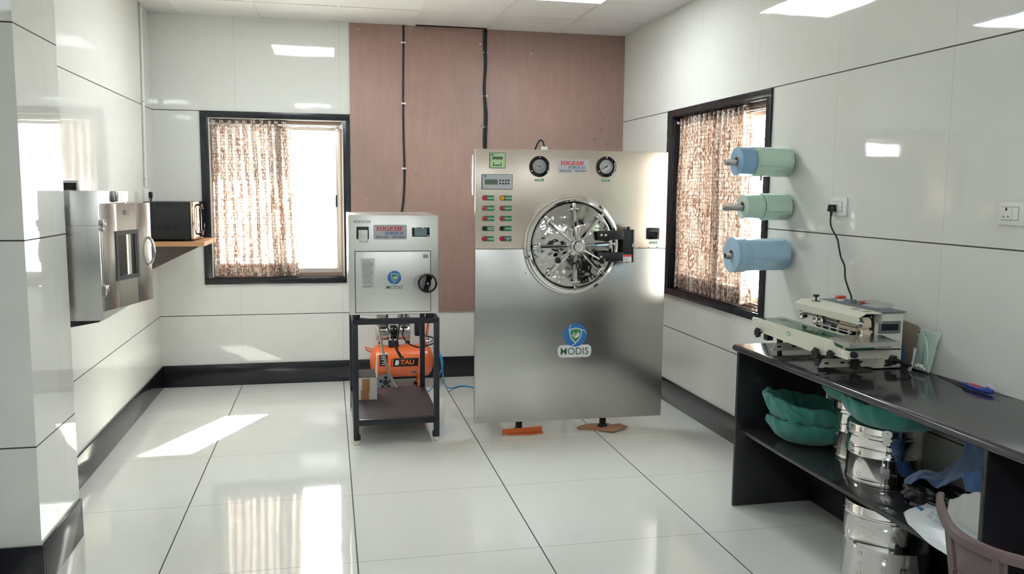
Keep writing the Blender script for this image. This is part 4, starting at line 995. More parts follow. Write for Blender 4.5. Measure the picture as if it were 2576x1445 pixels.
m = MB(); m.box(-1.0, -0.987, 4.285, 4.560, 1.503, 1.556, bev=0.002); m.build('switch_panel', 'steel_cab', CB)
m = MB(); m.box(-0.987, -0.978, 4.30, 4.40, 1.506, 1.552, bev=0.003); m.build('switch_cover', 'chrome_r', CB)
m = MB(); m.box(-1.22, -1.097, 4.11, 4.145, 1.5565, 1.603, bev=0.002); CT = m.build('control_box', 'white_m', CB)
m = MB(); m.box(-1.21, -1.104, 4.108, 4.111, 1.560, 1.592); m.build('dark_window', 'gloss_black', CT)
HG = Vector((-0.997, 4.06, 0)); dd = Vector((0.119, 0.45, 0)).normalized(); nn = Vector((dd.y, -dd.x, 0))
DM = Matrix(((dd.x, nn.x, 0, HG.x), (dd.y, nn.y, 0, HG.y), (0, 0, 1, 0), (0, 0, 0, 1)))
m = MB(); dz0, dz1 = 1.014, 1.499; wx0, wx1, wz0, wz1 = 0.140, 0.315, 1.160, 1.352; L = 0.468
def db(m, a0, a1, n0, n1, q0, q1, bev=0.0): m.box(a0, a1, n0, n1, q0, q1, bev=bev, mat=DM); return m
db(m, 0, wx0, -0.028, 0, dz0, dz1, 0.002); db(m, wx1, L, -0.028, 0, dz0, dz1, 0.002); db(m, wx0, wx1, -0.028, 0, dz0, wz0, 0.0); db(m, wx0, wx1, -0.028, 0, wz1, dz1, 0.0)
DR = m.build('door', 'steel_cab', CB)
m = MB(); f = 0.02
db(m, wx0-f, wx1+f, -0.001, 0.003, wz1, wz1+f); db(m, wx0-f, wx1+f, -0.001, 0.003, wz0-f, wz0); db(m, wx0-f, wx0, -0.001, 0.003, wz0, wz1); db(m, wx1, wx1+f, -0.001, 0.003, wz0, wz1)
m.build('window_seal', 'seal_dark', DR)
db(MB(), wx0, wx1, -0.010, -0.006, wz0, wz1).build('pane', 'glass', DR)
for z in (1.413, 1.118):
    hh = db(MB(), -0.004, 0.018, 0.0, 0.016, z-0.016, z+0.016, 0.003).build('hinge', 'chrome', DR)
    db(MB(), -0.002, 0.012, 0.0, 0.010, z-0.036, z-0.017, 0.002).build('hinge_leaf', 'chrome_r', DR)
hp = [DM@Vector(p) for p in ((0.435, 0.0, 1.327), (0.436, 0.010, 1.322), (0.437, 0.022, 1.30), (0.437, 0.028, 1.26), (0.437, 0.022, 1.22), (0.436, 0.010, 1.198), (0.433, 0.0, 1.193))]
MB().tube(hp, 0.007, 12, sub=4).build('handle', 'chrome_r', DR)
db(MB(), 0.199, 0.222, 0, 0.0008, 1.445, 1.467).build('sticker_mark', 'ink_grey', DR)
m = MB()
for k in range(4): db(m, 0.228, 0.262-0.01*(k == 2), 0, 0.0006, 1.444+0.006*k, 1.4462+0.006*k)
m.build('small_print', 'ink_grey', DR)

SH = thing('wall_shelf', 'thin oak veneered wall shelf under the black microwave in the far left corner', 'shelf', (XL, 6.48, 1.165))
m = MB(); m.box(XL+0.001, -0.858, 6.20, 6.765, 1.168, 1.2005, bev=0.002); m.build('board', 'wood', SH)
for y in (6.235, 6.70):
    m = MB(); m.prism([(XL+0.001, y, 1.167), (-0.90, y, 1.167), (XL+0.001, y, 0.965)], (0, 0.022, 0)); m.build('bracket', 'gran_brown', SH)
MW = thing('microwave_oven', 'black microwave oven with copper mirror door on the wall shelf', 'microwave', (-1.12, 6.5, 1.2))
x0, x1, y0, y1, z0, z1 = -1.262, -0.953, 6.26, 6.72, 1.213, 1.478
m = MB(); m.box(x0, x1, y0, y1, z0, z1, bev=0.006); BO = m.build('body', 'black', MW)
m = MB()
for zc_ in (1.288, 1.45):
    for g in range(4):
        for k in range(5 if zc_ < 1.4 else 4): 
            xx = x0+0.03+g*0.052; m.box(xx, xx+0.036, y0-0.0008, y0+0.001, zc_+k*0.006-0.0015, zc_+k*0.006+0.0015) if not (zc_ > 1.4 and g > 2) else None
m.build('vent_slots', 'dark_in', BO)
for x in (x0+0.03, x1-0.04):
    for y in (y0+0.04, y1-0.04): MB().cyl((x, y, 1.2007), (x, y, 1.214), 0.014).build('foot', 'rubber', MW)
m = MB(); m.box(x1+0.0005, x1+0.022, y0+0.002, y1-0.002, z0, z1, bev=0.004); MD = m.build('door', 'copper', MW)
m = MB()
hx = x1+0.022; yc_ = 6.42
pts = [(hx+0.03, yc_-0.06, 1.275), (hx+0.03, yc_, 1.240), (hx+0.03, yc_+0.06, 1.275), (hx+0.03, yc_+0.06, 1.425), (hx+0.03, yc_, 1.460), (hx+0.03, yc_-0.06, 1.425), (hx+0.03, yc_-0.06, 1.275)]
m.tube(pts, 0.008, 8); m.cyl((hx, yc_, 1.245), (hx+0.03, yc_, 1.245), 0.007).cyl((hx, yc_, 1.455), (hx+0.03, yc_, 1.455), 0.007); m.build('handle', 'gloss_black', MD)
MB().lathe([(0, 0.022), (0.016, 0.022), (0.018, 0), (0, 0)], (hx, 6.62, 1.30), (1, 0, 0), 24).build('dial_knob', 'black', MD)
T = thing('conduit', 'pale vertical conduit pipe with junction box on the left wall', 'pipe', (XL+0.012, 6.55, 1.5))
MB().tube([(XL+0.010, 6.62, 2.885), (XL+0.010, 6.60, 2.4), (XL+0.010, 6.57, 1.9), (XL+0.010, 6.55, 1.58)], 0.010, 14).build('pipe', 'conduit', T)
for z, y in ((2.85, 6.618), (2.2, 6.588), (1.65, 6.554)): MB().box(XL+0.0005, XL+0.022, y-0.018, y+0.018, z-0.008, z+0.008, bev=0.003).build('saddle', 'conduit', T)
MB().box(XL+0.0005, XL+0.035, 6.50, 6.58, 1.45, 1.57, bev=0.004).build('socket_box', 'white', T)
T = thing('power_plug', 'black plug in the socket box above the microwave', 'plug', (XL+0.05, 6.53, 1.51))
m = MB(); m.box(XL+0.036, XL+0.06, 6.515, 6.55, 1.50, 1.545, bev=0.005).cyl((XL+0.048, 6.533, 1.505), (XL+0.048, 6.533, 1.48), 0.006); m.build('plug_body', 'black', T)
MB().tube([(XL+0.048, 6.533, 1.485), (XL+0.045, 6.6, 1.40), (XL+0.03, 6.74, 1.33), (XL+0.03, 6.75, 1.26)], 0.004, 8, sub=4).build('cord', 'cable', T)

# ================================================================ right wall: sockets, reels
def socket(lbl, ya, yb, z0, z1, holes):
    t = thing('wall_socket', lbl, 'socket', (XR, (ya+yb)/2, z0), group='white switched sockets on the right wall')
    m = MB(); m.box(XR-0.010, XR-0.0002, yb, ya, z0, z1, bev=0.003); m.build('plate', 'white', t)
    w = ya-yb; my = 0.014
    a, b_ = (ya-0.018, ya-0.018-0.048*1.0), (ya-0.068, ya-0.100)
    h0, h1 = z0+(z1-z0)*0.23, z0+(z1-z0)*0.77
    m = MB(); m.box(XR-0.0125, XR-0.0095, ya-0.066, ya-0.018, h0, h1, bev=0.001); S1 = m.build('outlet', 'white', t)
    m = MB(); m.box(XR-0.0135, XR-0.0095, ya-0.098, ya-0.068, h0, h1, bev=0.0012); m.build('switch', 'white', t)
    m = MB(); m.box(XR-0.0103, XR-0.0099, ya-0.0995, ya-0.0165, h0-0.0015, h1+0.0015); m.build('shadow_gap', 'grey', t)
    if holes:
        m = MB(); yc2 = ya-0.042; zc2 = (h0+h1)/2
        m.lathe([(0, 0.0004), (0.0042, 0.0004), (0.0042, 0)], (XR-0.0125, yc2, zc2+0.015), (-1, 0, 0), 16).lathe([(0, 0.0004), (0.0036, 0.0004), (0.0036, 0)], (XR-0.0125, yc2+0.011, zc2-0.012), (-1, 0, 0), 16).lathe([(0, 0.0004), (0.0036, 0.0004), (0.0036, 0)], (XR-0.0125, yc2-0.011, zc2-0.012), (-1, 0, 0), 16)
        m.box(XR-0.0129, XR-0.0125, yc2-0.0042, yc2+0.0042, zc2+0.010, zc2+0.022); m.build('pin_holes', 'ink_grey', S1)
    return t
socket('white wall socket with a black plug in it, above the sealing machine', 3.805, 3.672, 1.464, 1.555, False)
socket('empty white wall socket near the right edge of the photo', 2.716, 2.570, 1.461, 1.549, True)
T = thing('plug_lead', 'black plug and cord dangling from the wall socket to the sealing machine', 'cord', (XR-0.03, 3.75, 1.5))
m = MB(); m.prism([(XR-0.014, 3.788, 1.485), (XR-0.014, 3.742, 1.485), (XR-0.014, 3.748, 1.520), (XR-0.014, 3.782, 1.520)], (-0.026, 0, 0), bev=0.004); m.build('plug', 'gloss_black', T)
MB().tube([(XR-0.028, 3.766, 1.488), (XR-0.03, 3.765, 1.462)], [0.008, 0.005], 10).build('strain_relief', 'black', T)
cp = [(2.446, 3.766, 1.47), (2.440, 3.757, 1.43), (2.436, 3.735, 1.40), (2.436, 3.685, 1.352), (2.436, 3.668, 1.31), (2.436, 3.648, 1.265), (2.436, 3.615, 1.225), (2.436, 3.605, 1.17), (2.436, 3.575, 1.12), (2.436, 3.545, 1.075), (2.45, 3.56, 1.0), (2.45, 3.52, 0.90), (2.44, 3.4, 0.85), (2.43, 3.22, 0.84), (2.40, 3.06, 0.850), (2.37, 3.04, 0.862), (2.352, 3.065, 0.868)]
MB().tube(cp, 0.0042, 8, sub=5).build('cord', 'cable', T)
MB().tube([(2.375, 3.035, 0.861), (2.352, 3.07, 0.868), (2.34, 3.095, 0.870)], [0.005, 0.009, 0.014], 12).build('connector', 'black', T)
MB().box(2.318, 2.356, 3.085, 3.117, 0.850, 0.888, bev=0.004).build('connector_body', 'black', T)

def reel(lbl, y, z, r, xa, xb, mat, hole, seam=None, lead=None):
    t = thing('pouch_reel', lbl, 'reel', ((xa+xb)/2, y, z), group='sterilisation pouch reels on the wall rods')
    m = MB(); L = xb-xa
    m.lathe([(hole, 0.0), (r-0.001, 0.0), (r, 0.001), (r, L-0.001), (r-0.001, L), (hole, L), (hole, 0)], (xa, y, z), (1, 0, 0), 72)
    rl = m.build('film_roll', mat, t)
    m = MB(); m.lathe([(hole-0.004, -0.001), (hole+0.001, -0.001), (hole+0.001, L+0.001), (hole-0.004, L+0.001), (hole-0.004, -0.001)], (xa, y, z), (1, 0, 0), 40); m.build('core', 'card_grey', t)
    # printed edge marks and end wraps
    m = MB(); 
    for xx in (xa+0.012, xb-0.012):
        for k in range(40):
            if k % 5 == 4: continue
            a = 2*PI*k/40; m.lathe([(r+0.0003, 0), (r+0.0003, 0.0014)], (xx, y, z), (1, 0, 0), 2, None, a, a+2*PI/40*0.62)
    m.build('edge_print', 'ink_blue' if 'blue' in mat else 'ink_green', rl)
    m = MB()
    for k in range(7): m.torus((xa-0.0003, y, z), (1, 0, 0), hole+(r-hole)*(k+1)/8, 0.0003, 48, 4)
    m.build('winding_lines', 'lab_silver', rl)
    if lead:
        a = math.radians(lead); rows = []
        for k in range(10):
            b_ = a+math.radians(6*k); rr = r+0.0012+0.0012*max(0, 3-k)
            rows.append([(xx, y+rr*math.cos(b_), z+rr*math.sin(b_)) for xx in (xa+0.002, xb-0.002)])
        MB().grid(rows).build('loose_end', mat, t, solid=0.0006)
        b_ = a+math.radians(14); MB().box(-0.018, 0.018, -0.014, 0.014, -0.0005, 0.0005, mat=Matrix.Translation(((xa+xb)/2+0.02, y+(r+0.002)*math.cos(b_), z+(r+0.002)*math.sin(b_)))@Matrix.Rotation(PI/2-b_, 4, 'X').inverted()@Matrix.Rotation(0.3, 4, 'Z')).build('tape_tab', 'sheet_white', t)
    return t
YR = 4.21
reel('narrow blue pouch reel at the front end of the top rod', YR, 1.742, 0.076, 2.150, 2.236, 'reel_blue_d', 0.026)
reel('wide green pouch reel against the wall on the top rod', YR, 1.742, 0.080, 2.2405, 2.450, 'reel_green', 0.026, lead=200)
reel('small green pouch reel at the front end of the middle rod', YR, 1.500, 0.066, 2.195, 2.300, 'reel_green', 0.026)
reel('larger green pouch reel against the wall on the middle rod', YR, 1.500, 0.073, 2.3045, 2.455, 'reel_green', 0.026, lead=205)
reel('narrow pale blue pouch reel at the front end of the bottom rod', YR, 1.238, 0.096, 2.140, 2.205, 'reel_blue', 0.026)
reel('wide pale blue pouch reel against the wall on the bottom rod', YR, 1.238, 0.088, 2.2085, 2.450, 'reel_blue', 0.026, lead=195)
for z, xa, w_ in ((1.742, 2.085, 'top'), (1.500, 2.085, 'middle'), (1.238, 2.105, 'bottom')):
    t = thing('reel_rod', 'square steel rod carrying the %s pair of pouch reels' % w_, 'rod', (XR, YR, z), group='steel reel rods on the right wall')
    m = MB(); R0 = Matrix.Translation((0, YR, z-0.0055))@Matrix.Rotation(0.12, 4, 'X')
    m.box(xa, 2.474, -0.0155, 0.0155, -0.0155, 0.0155, bev=0.003, mat=R0); m.build('square_tube', 'chrome_r', t)
    if w_ == 'bottom': MB().box(xa-0.0006, xa+0.0005, -0.011, 0.011, -0.011, 0.011, mat=R0).build('open_end', 'dark_in', t)
    MB().box(2.457, XR-0.0003, YR-0.04, YR+0.04, z-0.04, z+0.04, bev=0.002).build('wall_plate', 'chrome_r', t)
o = bx(2.285, 2.300, YR-0.012, YR-0.011, 1.628, 1.652).build('tape_scrap', 'sheet_white'); tag(o, 'scrap of clear tape hanging below the top green reel', 'tape')
o.location = (0, 0, 0.012)

# ================================================================ granite counter
CT_ = 0.825; CX_ = 1.950
WT = thing('worktop', 'long black granite worktop along the right wall under the sealing machine', 'worktop', (2.2, 2.3, CT_))
m = MB(); pr = []; R1 = 0.0165
for i in range(9):
    a = PI/2+PI*i/8; pr.append((CX_+R1+R1*math.cos(a), 0.0, CT_-R1+R1*math.sin(a)))
pr += [(XR-0.0004, 0, CT_-2*R1), (XR-0.0004, 0, CT_)]
m.prism([(p[0], 3.785, p[2]) for p in pr], (0, -6.6, 0)); m.build('slab', 'gran_top', WT)
for nm, lbl, y in (('end_panel', 'black granite end panel holding up the far end of the worktop', 3.7505), ('divider_panel', 'grey-edged granite divider panel under the worktop beside the chair', 2.135), ('divider_panel', 'granite divider panel under the near end of the worktop', 0.30), ('divider_panel', 'granite panel holding up the rear end of the worktop behind the viewer', -2.7)):
    o = bx(1.968, XR-0.0135, y, y+0.0195, 0.0003, CT_-2*R1-0.0003, bev=0.003).build(nm, 'granite'); tag(o, lbl, 'panel')
o = bx(1.985, XR-0.0135, 2.156, 3.750, 0.384, 0.4045, bev=0.005).build('undershelf', 'gran_top'); tag(o, 'black granite shelf under the worktop carrying drums and bowls', 'shelf')
struct(bx(2.40, XR-0.013, 2.156, 3.750, 0.0, 0.383).build('baseboard_counter', 'granite'))
struct(bx(2.40, XR-0.013, -2.68, 2.13, 0.0, 0.785).build('added_dark_panel', 'granite'))  # black panel added under the lengthened worktop, darkens the steel machine's reflections

T = thing('added_black_counter', 'added unseen black counter behind the viewer, darkening reflections in the steel', 'counter', (0.5, YF+0.3, 0))  # counter added out of view to darken what the steel machine reflects
bx(XL+0.02, 1.9, YF+0.01, YF+0.62, 0.80, 0.83, bev=0.004).build('slab', 'gran_top', T)
bx(XL+0.02, 1.9, YF+0.04, YF+0.58, 0.0, 0.799).build('carcass', 'granite', T)
T = thing('waste_bin', 'red plastic waste bin under the near part of the worktop', 'bin', (2.2, 1.72, 0))
MB().lathe([(0, 0.004), (0.10, 0.0), (0.105, 0.004), (0.135, 0.30), (0.142, 0.305), (0.140, 0.315), (0.130, 0.31), (0.100, 0.01), (0, 0.01)], (2.2, 1.72, 0), (0, 0, 1), 40).build('bin_body', 'red_plastic', T)

# ---------------------------------------------------------------- dressing drums
def drum(lbl, x, y, z, r, h, ang, holes=2, lid=0.045):
    t = thing('dressing_drum', lbl, 'drum', (x, y, z), group='stainless steel dressing drums')
    t0 = (x, y, z); hb = h-lid
    m = MB(); m.lathe([(0, 0.003), (r-0.012, 0.003), (r-0.008, 0), (r+0.001, 0.0), (r+0.003, 0.006), (r+0.001, 0.014), (r, 0.018), (r, hb*0.57), (r+0.003, hb*0.59), (r+0.003, hb*0.61), (r, hb*0.63), (r, hb-0.004), (r+0.0025, hb)], t0, (0, 0, 1), 72); BDY = m.build('drum_body', 'chrome', t)
    m = MB(); m.lathe([(r+0.0030, hb-0.004), (r+0.0050, hb), (r+0.0035, hb+0.006), (r+0.0035, hb+0.012), (r+0.0055, hb+0.015), (r+0.0035, hb+0.018), (r+0.0035, h-0.008), (r, h-0.002), (r-0.006, h), (r-0.02, h-0.004), (0, h-0.004)], t0, (0, 0, 1), 72); LD = m.build('lid', 'chrome', t)
    def AT(a, q, k=1.0): return (x+(r+q)*math.cos(a), y+(r+q)*math.sin(a), z+k)
    # lid catch: rounded tab with a rivet
    a = ang; d = Vector((math.cos(a), math.sin(a), 0)); tg = Vector((-d.y, d.x, 0)); o = Vector((x, y, z))+d*(r+0.0055)
    def plate(m, cu, cz, w, hh, th=0.0015, out=0.0, rr=0.0):
        pts = [o+tg*(cu+w*sx)+Vector((0, 0, cz+hh*sz))+d*out for sx, sz in ((-.5, -.5), (.5, -.5), (.5, .5), (-.5, .5))]; m.prism(pts, d*th); return m
    m = MB(); m.prism([o+tg*(0.020*math.cos(2*PI*i/20)*1.0)+Vector((0, 0, h-0.016+0.020*math.sin(2*PI*i/20)*(1 if math.sin(2*PI*i/20) < 0 else 0.8))) for i in range(20)], d*0.002); plate(m, 0, h-0.045, 0.028, 0.035, 0.0015)
    cth = m.build('lid_catch', 'chrome_r', LD)
    MB().lathe([(0, 0.004), (0.004, 0.003), (0.005, 0)], o+d*0.002+Vector((0, 0, h-0.016)), d, 14).build('rivet', 'chrome', cth)
    # sliding shutter latch lower down
    m = MB(); plate(m, 0, hb*0.32, 0.036, 0.040, 0.002, -0.003)
    m.tube([o+tg*0.018+Vector((0, 0, hb*0.30))+d*0.003, o+tg*0.034+Vector((0, 0, hb*0.33))+d*0.004, o+tg*0.042+Vector((0, 0, hb*0.30))+d*0.006, o+tg*0.034+Vector((0, 0, hb*0.28))+d*0.006, o+tg*0.018+Vector((0, 0, hb*0.30))+d*0.003], 0.0016, 6)
    plate(m, -0.010, hb*0.32, 0.0035, hb*0.54, 0.0025, -0.002); plate(m, 0.010, hb*0.32, 0.0035, hb*0.54, 0.0025, -0.002); m.build('shutter_latch', 'chrome_r', BDY)
    m = MB()
    for k in range(holes):
        for ss in (0.42, 0.95) if holes > 2 else (0.55,):
            aa = ang-ss*1.0*(1.3 if holes < 3 else 1.1); q = Vector((math.cos(aa), math.sin(aa), 0)); m.torus(Vector((x, y, z))+q*(r+0.0002)+Vector((0, 0, hb*(0.2+0.30*k/max(1, holes-1)))), q, 0.0085, 0.0009, 20, 6)
    m.build('vent_ring', 'chrome_r', BDY)
    return t
VD = lambda x, y: math.atan2(-y, -x)
drum('stainless drum at the back of the shelf behind the front drum', 2.325, 3.235, 0.4048, 0.128, 0.255, VD(2.3, 3.2)-0.4)
drum('stainless drum standing at the front of the shelf under a green cloth', 2.222, 2.96, 0.4048, 0.143, 0.240, VD(2.2, 2.95)+0.05)
DR3 = drum('large stainless drum standing on the floor below the shelf', 2.215, 2.90, 0.0, 0.168, 0.335, VD(2.2, 2.9)+0.45, 3, 0.05)

# ---------------------------------------------------------------- bowls wrapped in green cloth
def cloth_bowl(lbl, x, y, z, r, h, seed, rot=0.0, tilt=(0, 0), corner=None, squash=1.0):
    t = thing('cloth_wrapped_bowl', lbl, 'bowl', (x, y, z), group='bowls wrapped in green cloth')
    rnd = random.Random(seed); N = 160
    prof = [(0.02, 0.0), (0.35, 0.0), (0.58, 0.03), (0.76, 0.14), (0.90, 0.36), (0.98, 0.64), (1.02, 0.86), (1.0, 0.97), (0.96, 1.0), (0.91, 0.96), (0.86, 0.84), (0.78, 0.62), (0.66, 0.42), (0.45, 0.32), (0.02, 0.30)]
    w = [(rnd.uniform(0, 2*PI), rnd.choice((3, 5, 7, 9, 11, 14)), rnd.uniform(0.3, 1)) for _ in range(7)]
    rows = []
    for j, (pr_, ph) in enumerate(prof):
        row = []
        for i in range(N):
            a = 2*PI*i/N
            kf = ph**1.2
            rip = sum(am*math.sin(k*a+p0+ph*2.2*(1 if k % 2 else -1)) for p0, k, am in w)/4
            nz = mnoise.noise(Vector((math.cos(a)*2.3+seed, math.sin(a)*2.3, ph*3)))
            fold = abs(mnoise.noise(Vector((math.cos(a)*5+seed*3, math.sin(a)*5, ph*1.5+j*0.05))))
            f2 = abs(mnoise.noise(Vector((math.cos(a)*3.2+seed*5, math.sin(a)*3.2, ph*0.9+0.35*a))))
            rr = r*pr_*(1+0.022*rip*kf+0.07*nz*kf)+r*0.13*(fold-0.2)*min(1, kf+0.12)+r*0.05*(f2-0.2)*min(1, kf+0.1)
            zz = h*ph+0.006*rip*kf+0.030*nz*kf-0.012*f2*kf
            vx, vy = rr*math.cos(a), rr*math.sin(a)*squash
            zz += (vx*tilt[0]+vy*tilt[1])*(0.15+0.85*min(1, ph*2))
            row.append((x+vx*math.cos(rot)-vy*math.sin(rot), y+vx*math.sin(rot)+vy*math.cos(rot), z+max(0.0005, zz)))
        rows.append(row)
    o = MB().grid(rows, True).build('cloth', 'green_cloth', t, sub=1)
    m = MB(); m.lathe([(0, 0.006), (r*0.35, 0.006), (r*0.7, h*0.22), (r*0.86, h*0.6), (r*0.83, h*0.6), (r*0.66, h*0.28), (0, h*0.10)], (x, y, z), (0, 0, 1), 40); 
    if corner:
        a = corner; d = Vector((math.cos(a), math.sin(a), 0)); q = Vector((-d.y, d.x, 0)); o0 = Vector((x, y, z))+d*r*0.99
        rows = [[o0+q*(-0.042)+Vector((0, 0, h*0.95)), o0+q*(-0.02)+Vector((0, 0, h*1.02))+d*0.006, o0+q*0.02+Vector((0, 0, h*0.92))+d*0.01, o0+q*0.05+Vector((0, 0, h*0.80))],
                [o0+q*(-0.030)+Vector((0, 0, h*0.75))+d*0.014, o0+q*(-0.01)+Vector((0, 0, h*0.72))+d*0.022, o0+q*0.02+Vector((0, 0, h*0.64))+d*0.022, o0+q*0.05+Vector((0, 0, h*0.60))+d*0.008],
                [o0+q*(-0.008)+Vector((0, 0, h*0.50))+d*0.012, o0+q*(0.004)+Vector((0, 0, h*0.44))+d*0.02, o0+q*0.02+Vector((0, 0, h*0.40))+d*0.018, o0+q*0.035+Vector((0, 0, h*0.42))+d*0.006]]
        top = [Vector(p)+Vector((0, 0, 0.045))*(1-0.55*i)-q*0.01 for i, p in enumerate(rows[0])]
        MB().grid([top]+rows).build('cloth_corner', 'green_cloth', t, solid=0.003, sub=2)
    return t
cloth_bowl('lower green wrapped bowl of the stack at the far end of the shelf', 2.212, 3.50, 0.405, 0.190, 0.115, 3, tilt=(-0.04, 0.0))
cloth_bowl('upper green wrapped bowl of the stack, with a cloth corner sticking up', 2.205, 3.50, 0.485, 0.205, 0.118, 8, tilt=(-0.16, 0.02), corner=VD(2.2, 3.5)-0.35)
cloth_bowl('green wrapped bowl high on the rear drum just under the worktop', 2.285, 3.22, 0.6605, 0.170, 0.105, 12, tilt=(-0.05, 0.0))
cloth_bowl('green wrapped bowl resting on the lid of the front drum', 2.215, 2.90, 0.6475, 0.205, 0.110, 21, tilt=(-0.06, 0.03))

# ---------------------------------------------------------------- things further along the shelf
def lump(name, lbl, cat, x, y, z, rx, ry, rz, mat, seed, amp=0.25, freq=3.0, flat=0.25, part=False):
    m = MB(); N, K_ = 64, 28; rows = []
    for j in range(K_+1):
        ph = PI*j/K_; row = []
        for i in range(N):
            a = 2*PI*i/N; d = Vector((math.sin(ph)*math.cos(a), math.sin(ph)*math.sin(a), -math.cos(ph)))
            n = mnoise.noise(d*freq+Vector((seed, 0, 0)))+0.5*abs(mnoise.noise(d*freq*2.3+Vector((0, seed, 0))))
            k = 1+amp*n; row.append((x+rx*d.x*k, y+ry*d.y*k, max(z+0.0006, z+rz*(1-flat)+rz*d.z*k)))
        rows.append(row)
    m.grid(rows, True); o = m.build(name, mat, sub=1); return tag(o, lbl, cat)
lump('plastic_bag', 'crumpled black plastic bag at the back of the shelf under the blue cloth', 'bag', 2.20, 2.60, 0.405, 0.085, 0.15, 0.050, 'black_bag', 4, 0.40, 5)
# blue drape: hangs from the worktop, falls over the black bag
def cr4(p0, p1, p2, p3, f): return 0.5*((2*p1)+(p2-p0)*f+(2*p0-5*p1+4*p2-p3)*f*f+(3*p1-p0-3*p2+p3)*f**3)
def dense(rows, k):
    def run(L):
        L = [Vector(p) for p in L]; Q_ = []
        for i in range(len(L)-1):
            for q in range(k): Q_.append(cr4(L[max(i-1, 0)], L[i], L[i+1], L[min(i+2, len(L)-1)], q/k))
        return Q_+[L[-1]]
    a = [run(r) for r in rows]; b = [run(c_) for c_ in zip(*a)]
    return [list(r) for r in zip(*b)]
def drape(name, lbl, cat, rows, mat, th=0.003, amp=0.014, freq=9.0, seed=1.0, k=10):
    D = dense(rows, k)
    for r in D:
        for p in r:
            q = Vector((p.x*freq+seed, p.y*freq, p.z*freq*0.7))
            w_ = (abs(mnoise.noise(q))*1.6-0.35)+0.5*(abs(mnoise.noise(q*2.3))-0.2)
            p.z = max(0.406, p.z+amp*w_); p.x += amp*0.8*mnoise.noise(q*1.3+Vector((7, 3, 1)))
    o = MB().grid(D).build(name, mat, solid=th); return tag(o, lbl, cat)
bl = [[(2.12, 2.70, 0.474), (2.195, 2.78, 0.462), (2.27, 2.86, 0.435)],
      [(2.12, 2.665, 0.490), (2.195, 2.745, 0.492), (2.27, 2.815, 0.468)],
      [(2.12, 2.616, 0.522), (2.195, 2.68, 0.528), (2.27, 2.74, 0.502)],
      [(2.12, 2.547, 0.530), (2.195, 2.61, 0.535), (2.27, 2.68, 0.522)],
      [(2.12, 2.507, 0.537), (2.195, 2.56, 0.552), (2.27, 2.62, 0.570)],
      [(2.12, 2.443, 0.583), (2.195, 2.51, 0.605), (2.27, 2.585, 0.626)],
      [(2.12, 2.373, 0.628), (2.195, 2.45, 0.665), (2.27, 2.558, 0.700)],
      [(2.12, 2.315, 0.659), (2.195, 2.40, 0.715), (2.27, 2.52, 0.782)],
      [(2.12, 2.20, 0.690), (2.195, 2.25, 0.750), (2.27, 2.30, 0.784)]]
drape('blue_drape', 'crumpled blue surgical drape spread over the black bag under the worktop', 'cloth', bl, 'blue_cloth')
bl2 = [[(2.115, 2.40, 0.615), (2.11, 2.34, 0.65), (2.10, 2.26, 0.68), (2.10, 2.175, 0.69)],
       [(2.108, 2.387, 0.595), (2.10, 2.32, 0.62), (2.09, 2.25, 0.63), (2.09, 2.175, 0.635)],
       [(2.10, 2.36, 0.562), (2.095, 2.31, 0.575), (2.09, 2.25, 0.585), (2.085, 2.175, 0.585)]]
drape('blue_cloth', 'folded blue cloth hanging against the divider above the translucent film', 'cloth', bl2, 'blue_cloth')
wf = [[(2.14, 2.43, 0.415), (2.14, 2.36, 0.415), (2.13, 2.28, 0.415), (2.12, 2.175, 0.415)],
      [(2.11, 2.43, 0.500), (2.11, 2.36, 0.540), (2.10, 2.28, 0.570), (2.09, 2.175, 0.580)],
      [(2.085, 2.42, 0.515), (2.08, 2.36, 0.555), (2.08, 2.28, 0.590), (2.07, 2.175, 0.595)],
      [(2.07, 2.40, 0.470), (2.065, 2.34, 0.500), (2.06, 2.27, 0.520), (2.05, 2.175, 0.520)],
      [(2.055, 2.39, 0.425), (2.05, 2.33, 0.430), (2.045, 2.26, 0.430), (2.04, 2.175, 0.430)]]
drape('plastic_sheet', 'crumpled translucent white plastic sheet on the shelf beside the divider', 'plastic', wf, 'sheet_white', 0.001, 0.010, 16)
# white printed pack lying half over the shelf edge
PK = thing('printed_pack', 'white plastic pack with printed text hanging over the shelf edge', 'pack', (1.99, 2.36, 0.42))
rows = []; NU, NV = 18, 10
ctr = Vector((2.022, 2.375, 0.440)); eu = Vector((-0.22, -0.97, 0.0)).normalized(); en = Vector((-0.42, 0.09, 0.90)).normalized(); ev = en.cross(eu).normalized()
def pk(u, v, s): 
    w = (1-abs(u)**3)*(1-abs(v)**2.5); pinch = 1-0.30*max(0, -u-0.6)**1.0*2
    return ctr+eu*0.19*u-ev*0.070*v*pinch*(1-0.15*u*u)+en*(0.022*s*max(0, w)**0.6+0.004*math.sin(6*u+3*v))
for s in (1, -1):
    rows = [[pk(-1+2*i/NU, -1+2*j/NV, s) for j in range(NV+1)] for i in range(NU+1)]
    MB().grid(rows).build('film_face' if s > 0 else 'film_back', 'pack_white', PK)
face = [c_ for c_ in PK.children if 'film_face' in c_.name][0]
def on_pack(u0, u1, v0, v1, name, mat): MB().grid([[pk(u0+(u1-u0)*i/6, v0+(v1-v0)*j/3, 1)+en*0.0006 for j in range(4)] for i in range(7)]).build(name, mat, face)
on_pack(-0.86, -0.60, -0.12, 0.08, 'printed_block', 'ink_blue')
for k, (w_, v0) in enumerate(((0.5, -0.55), (0.75, -0.32), (0.8, -0.22), (0.8, -0.08), (0.7, 0.02))):
    n_ = 16; 
    for i in range(n_):
        if (i*7+k*3) % 5 == 0: continue
        on_pack(-0.42+i*w_/n_*1.2, -0.42+(i+0.62)*w_/n_*1.2, v0, v0+(0.07 if k == 0 else 0.04), 'print_marks', 'ink_grey')
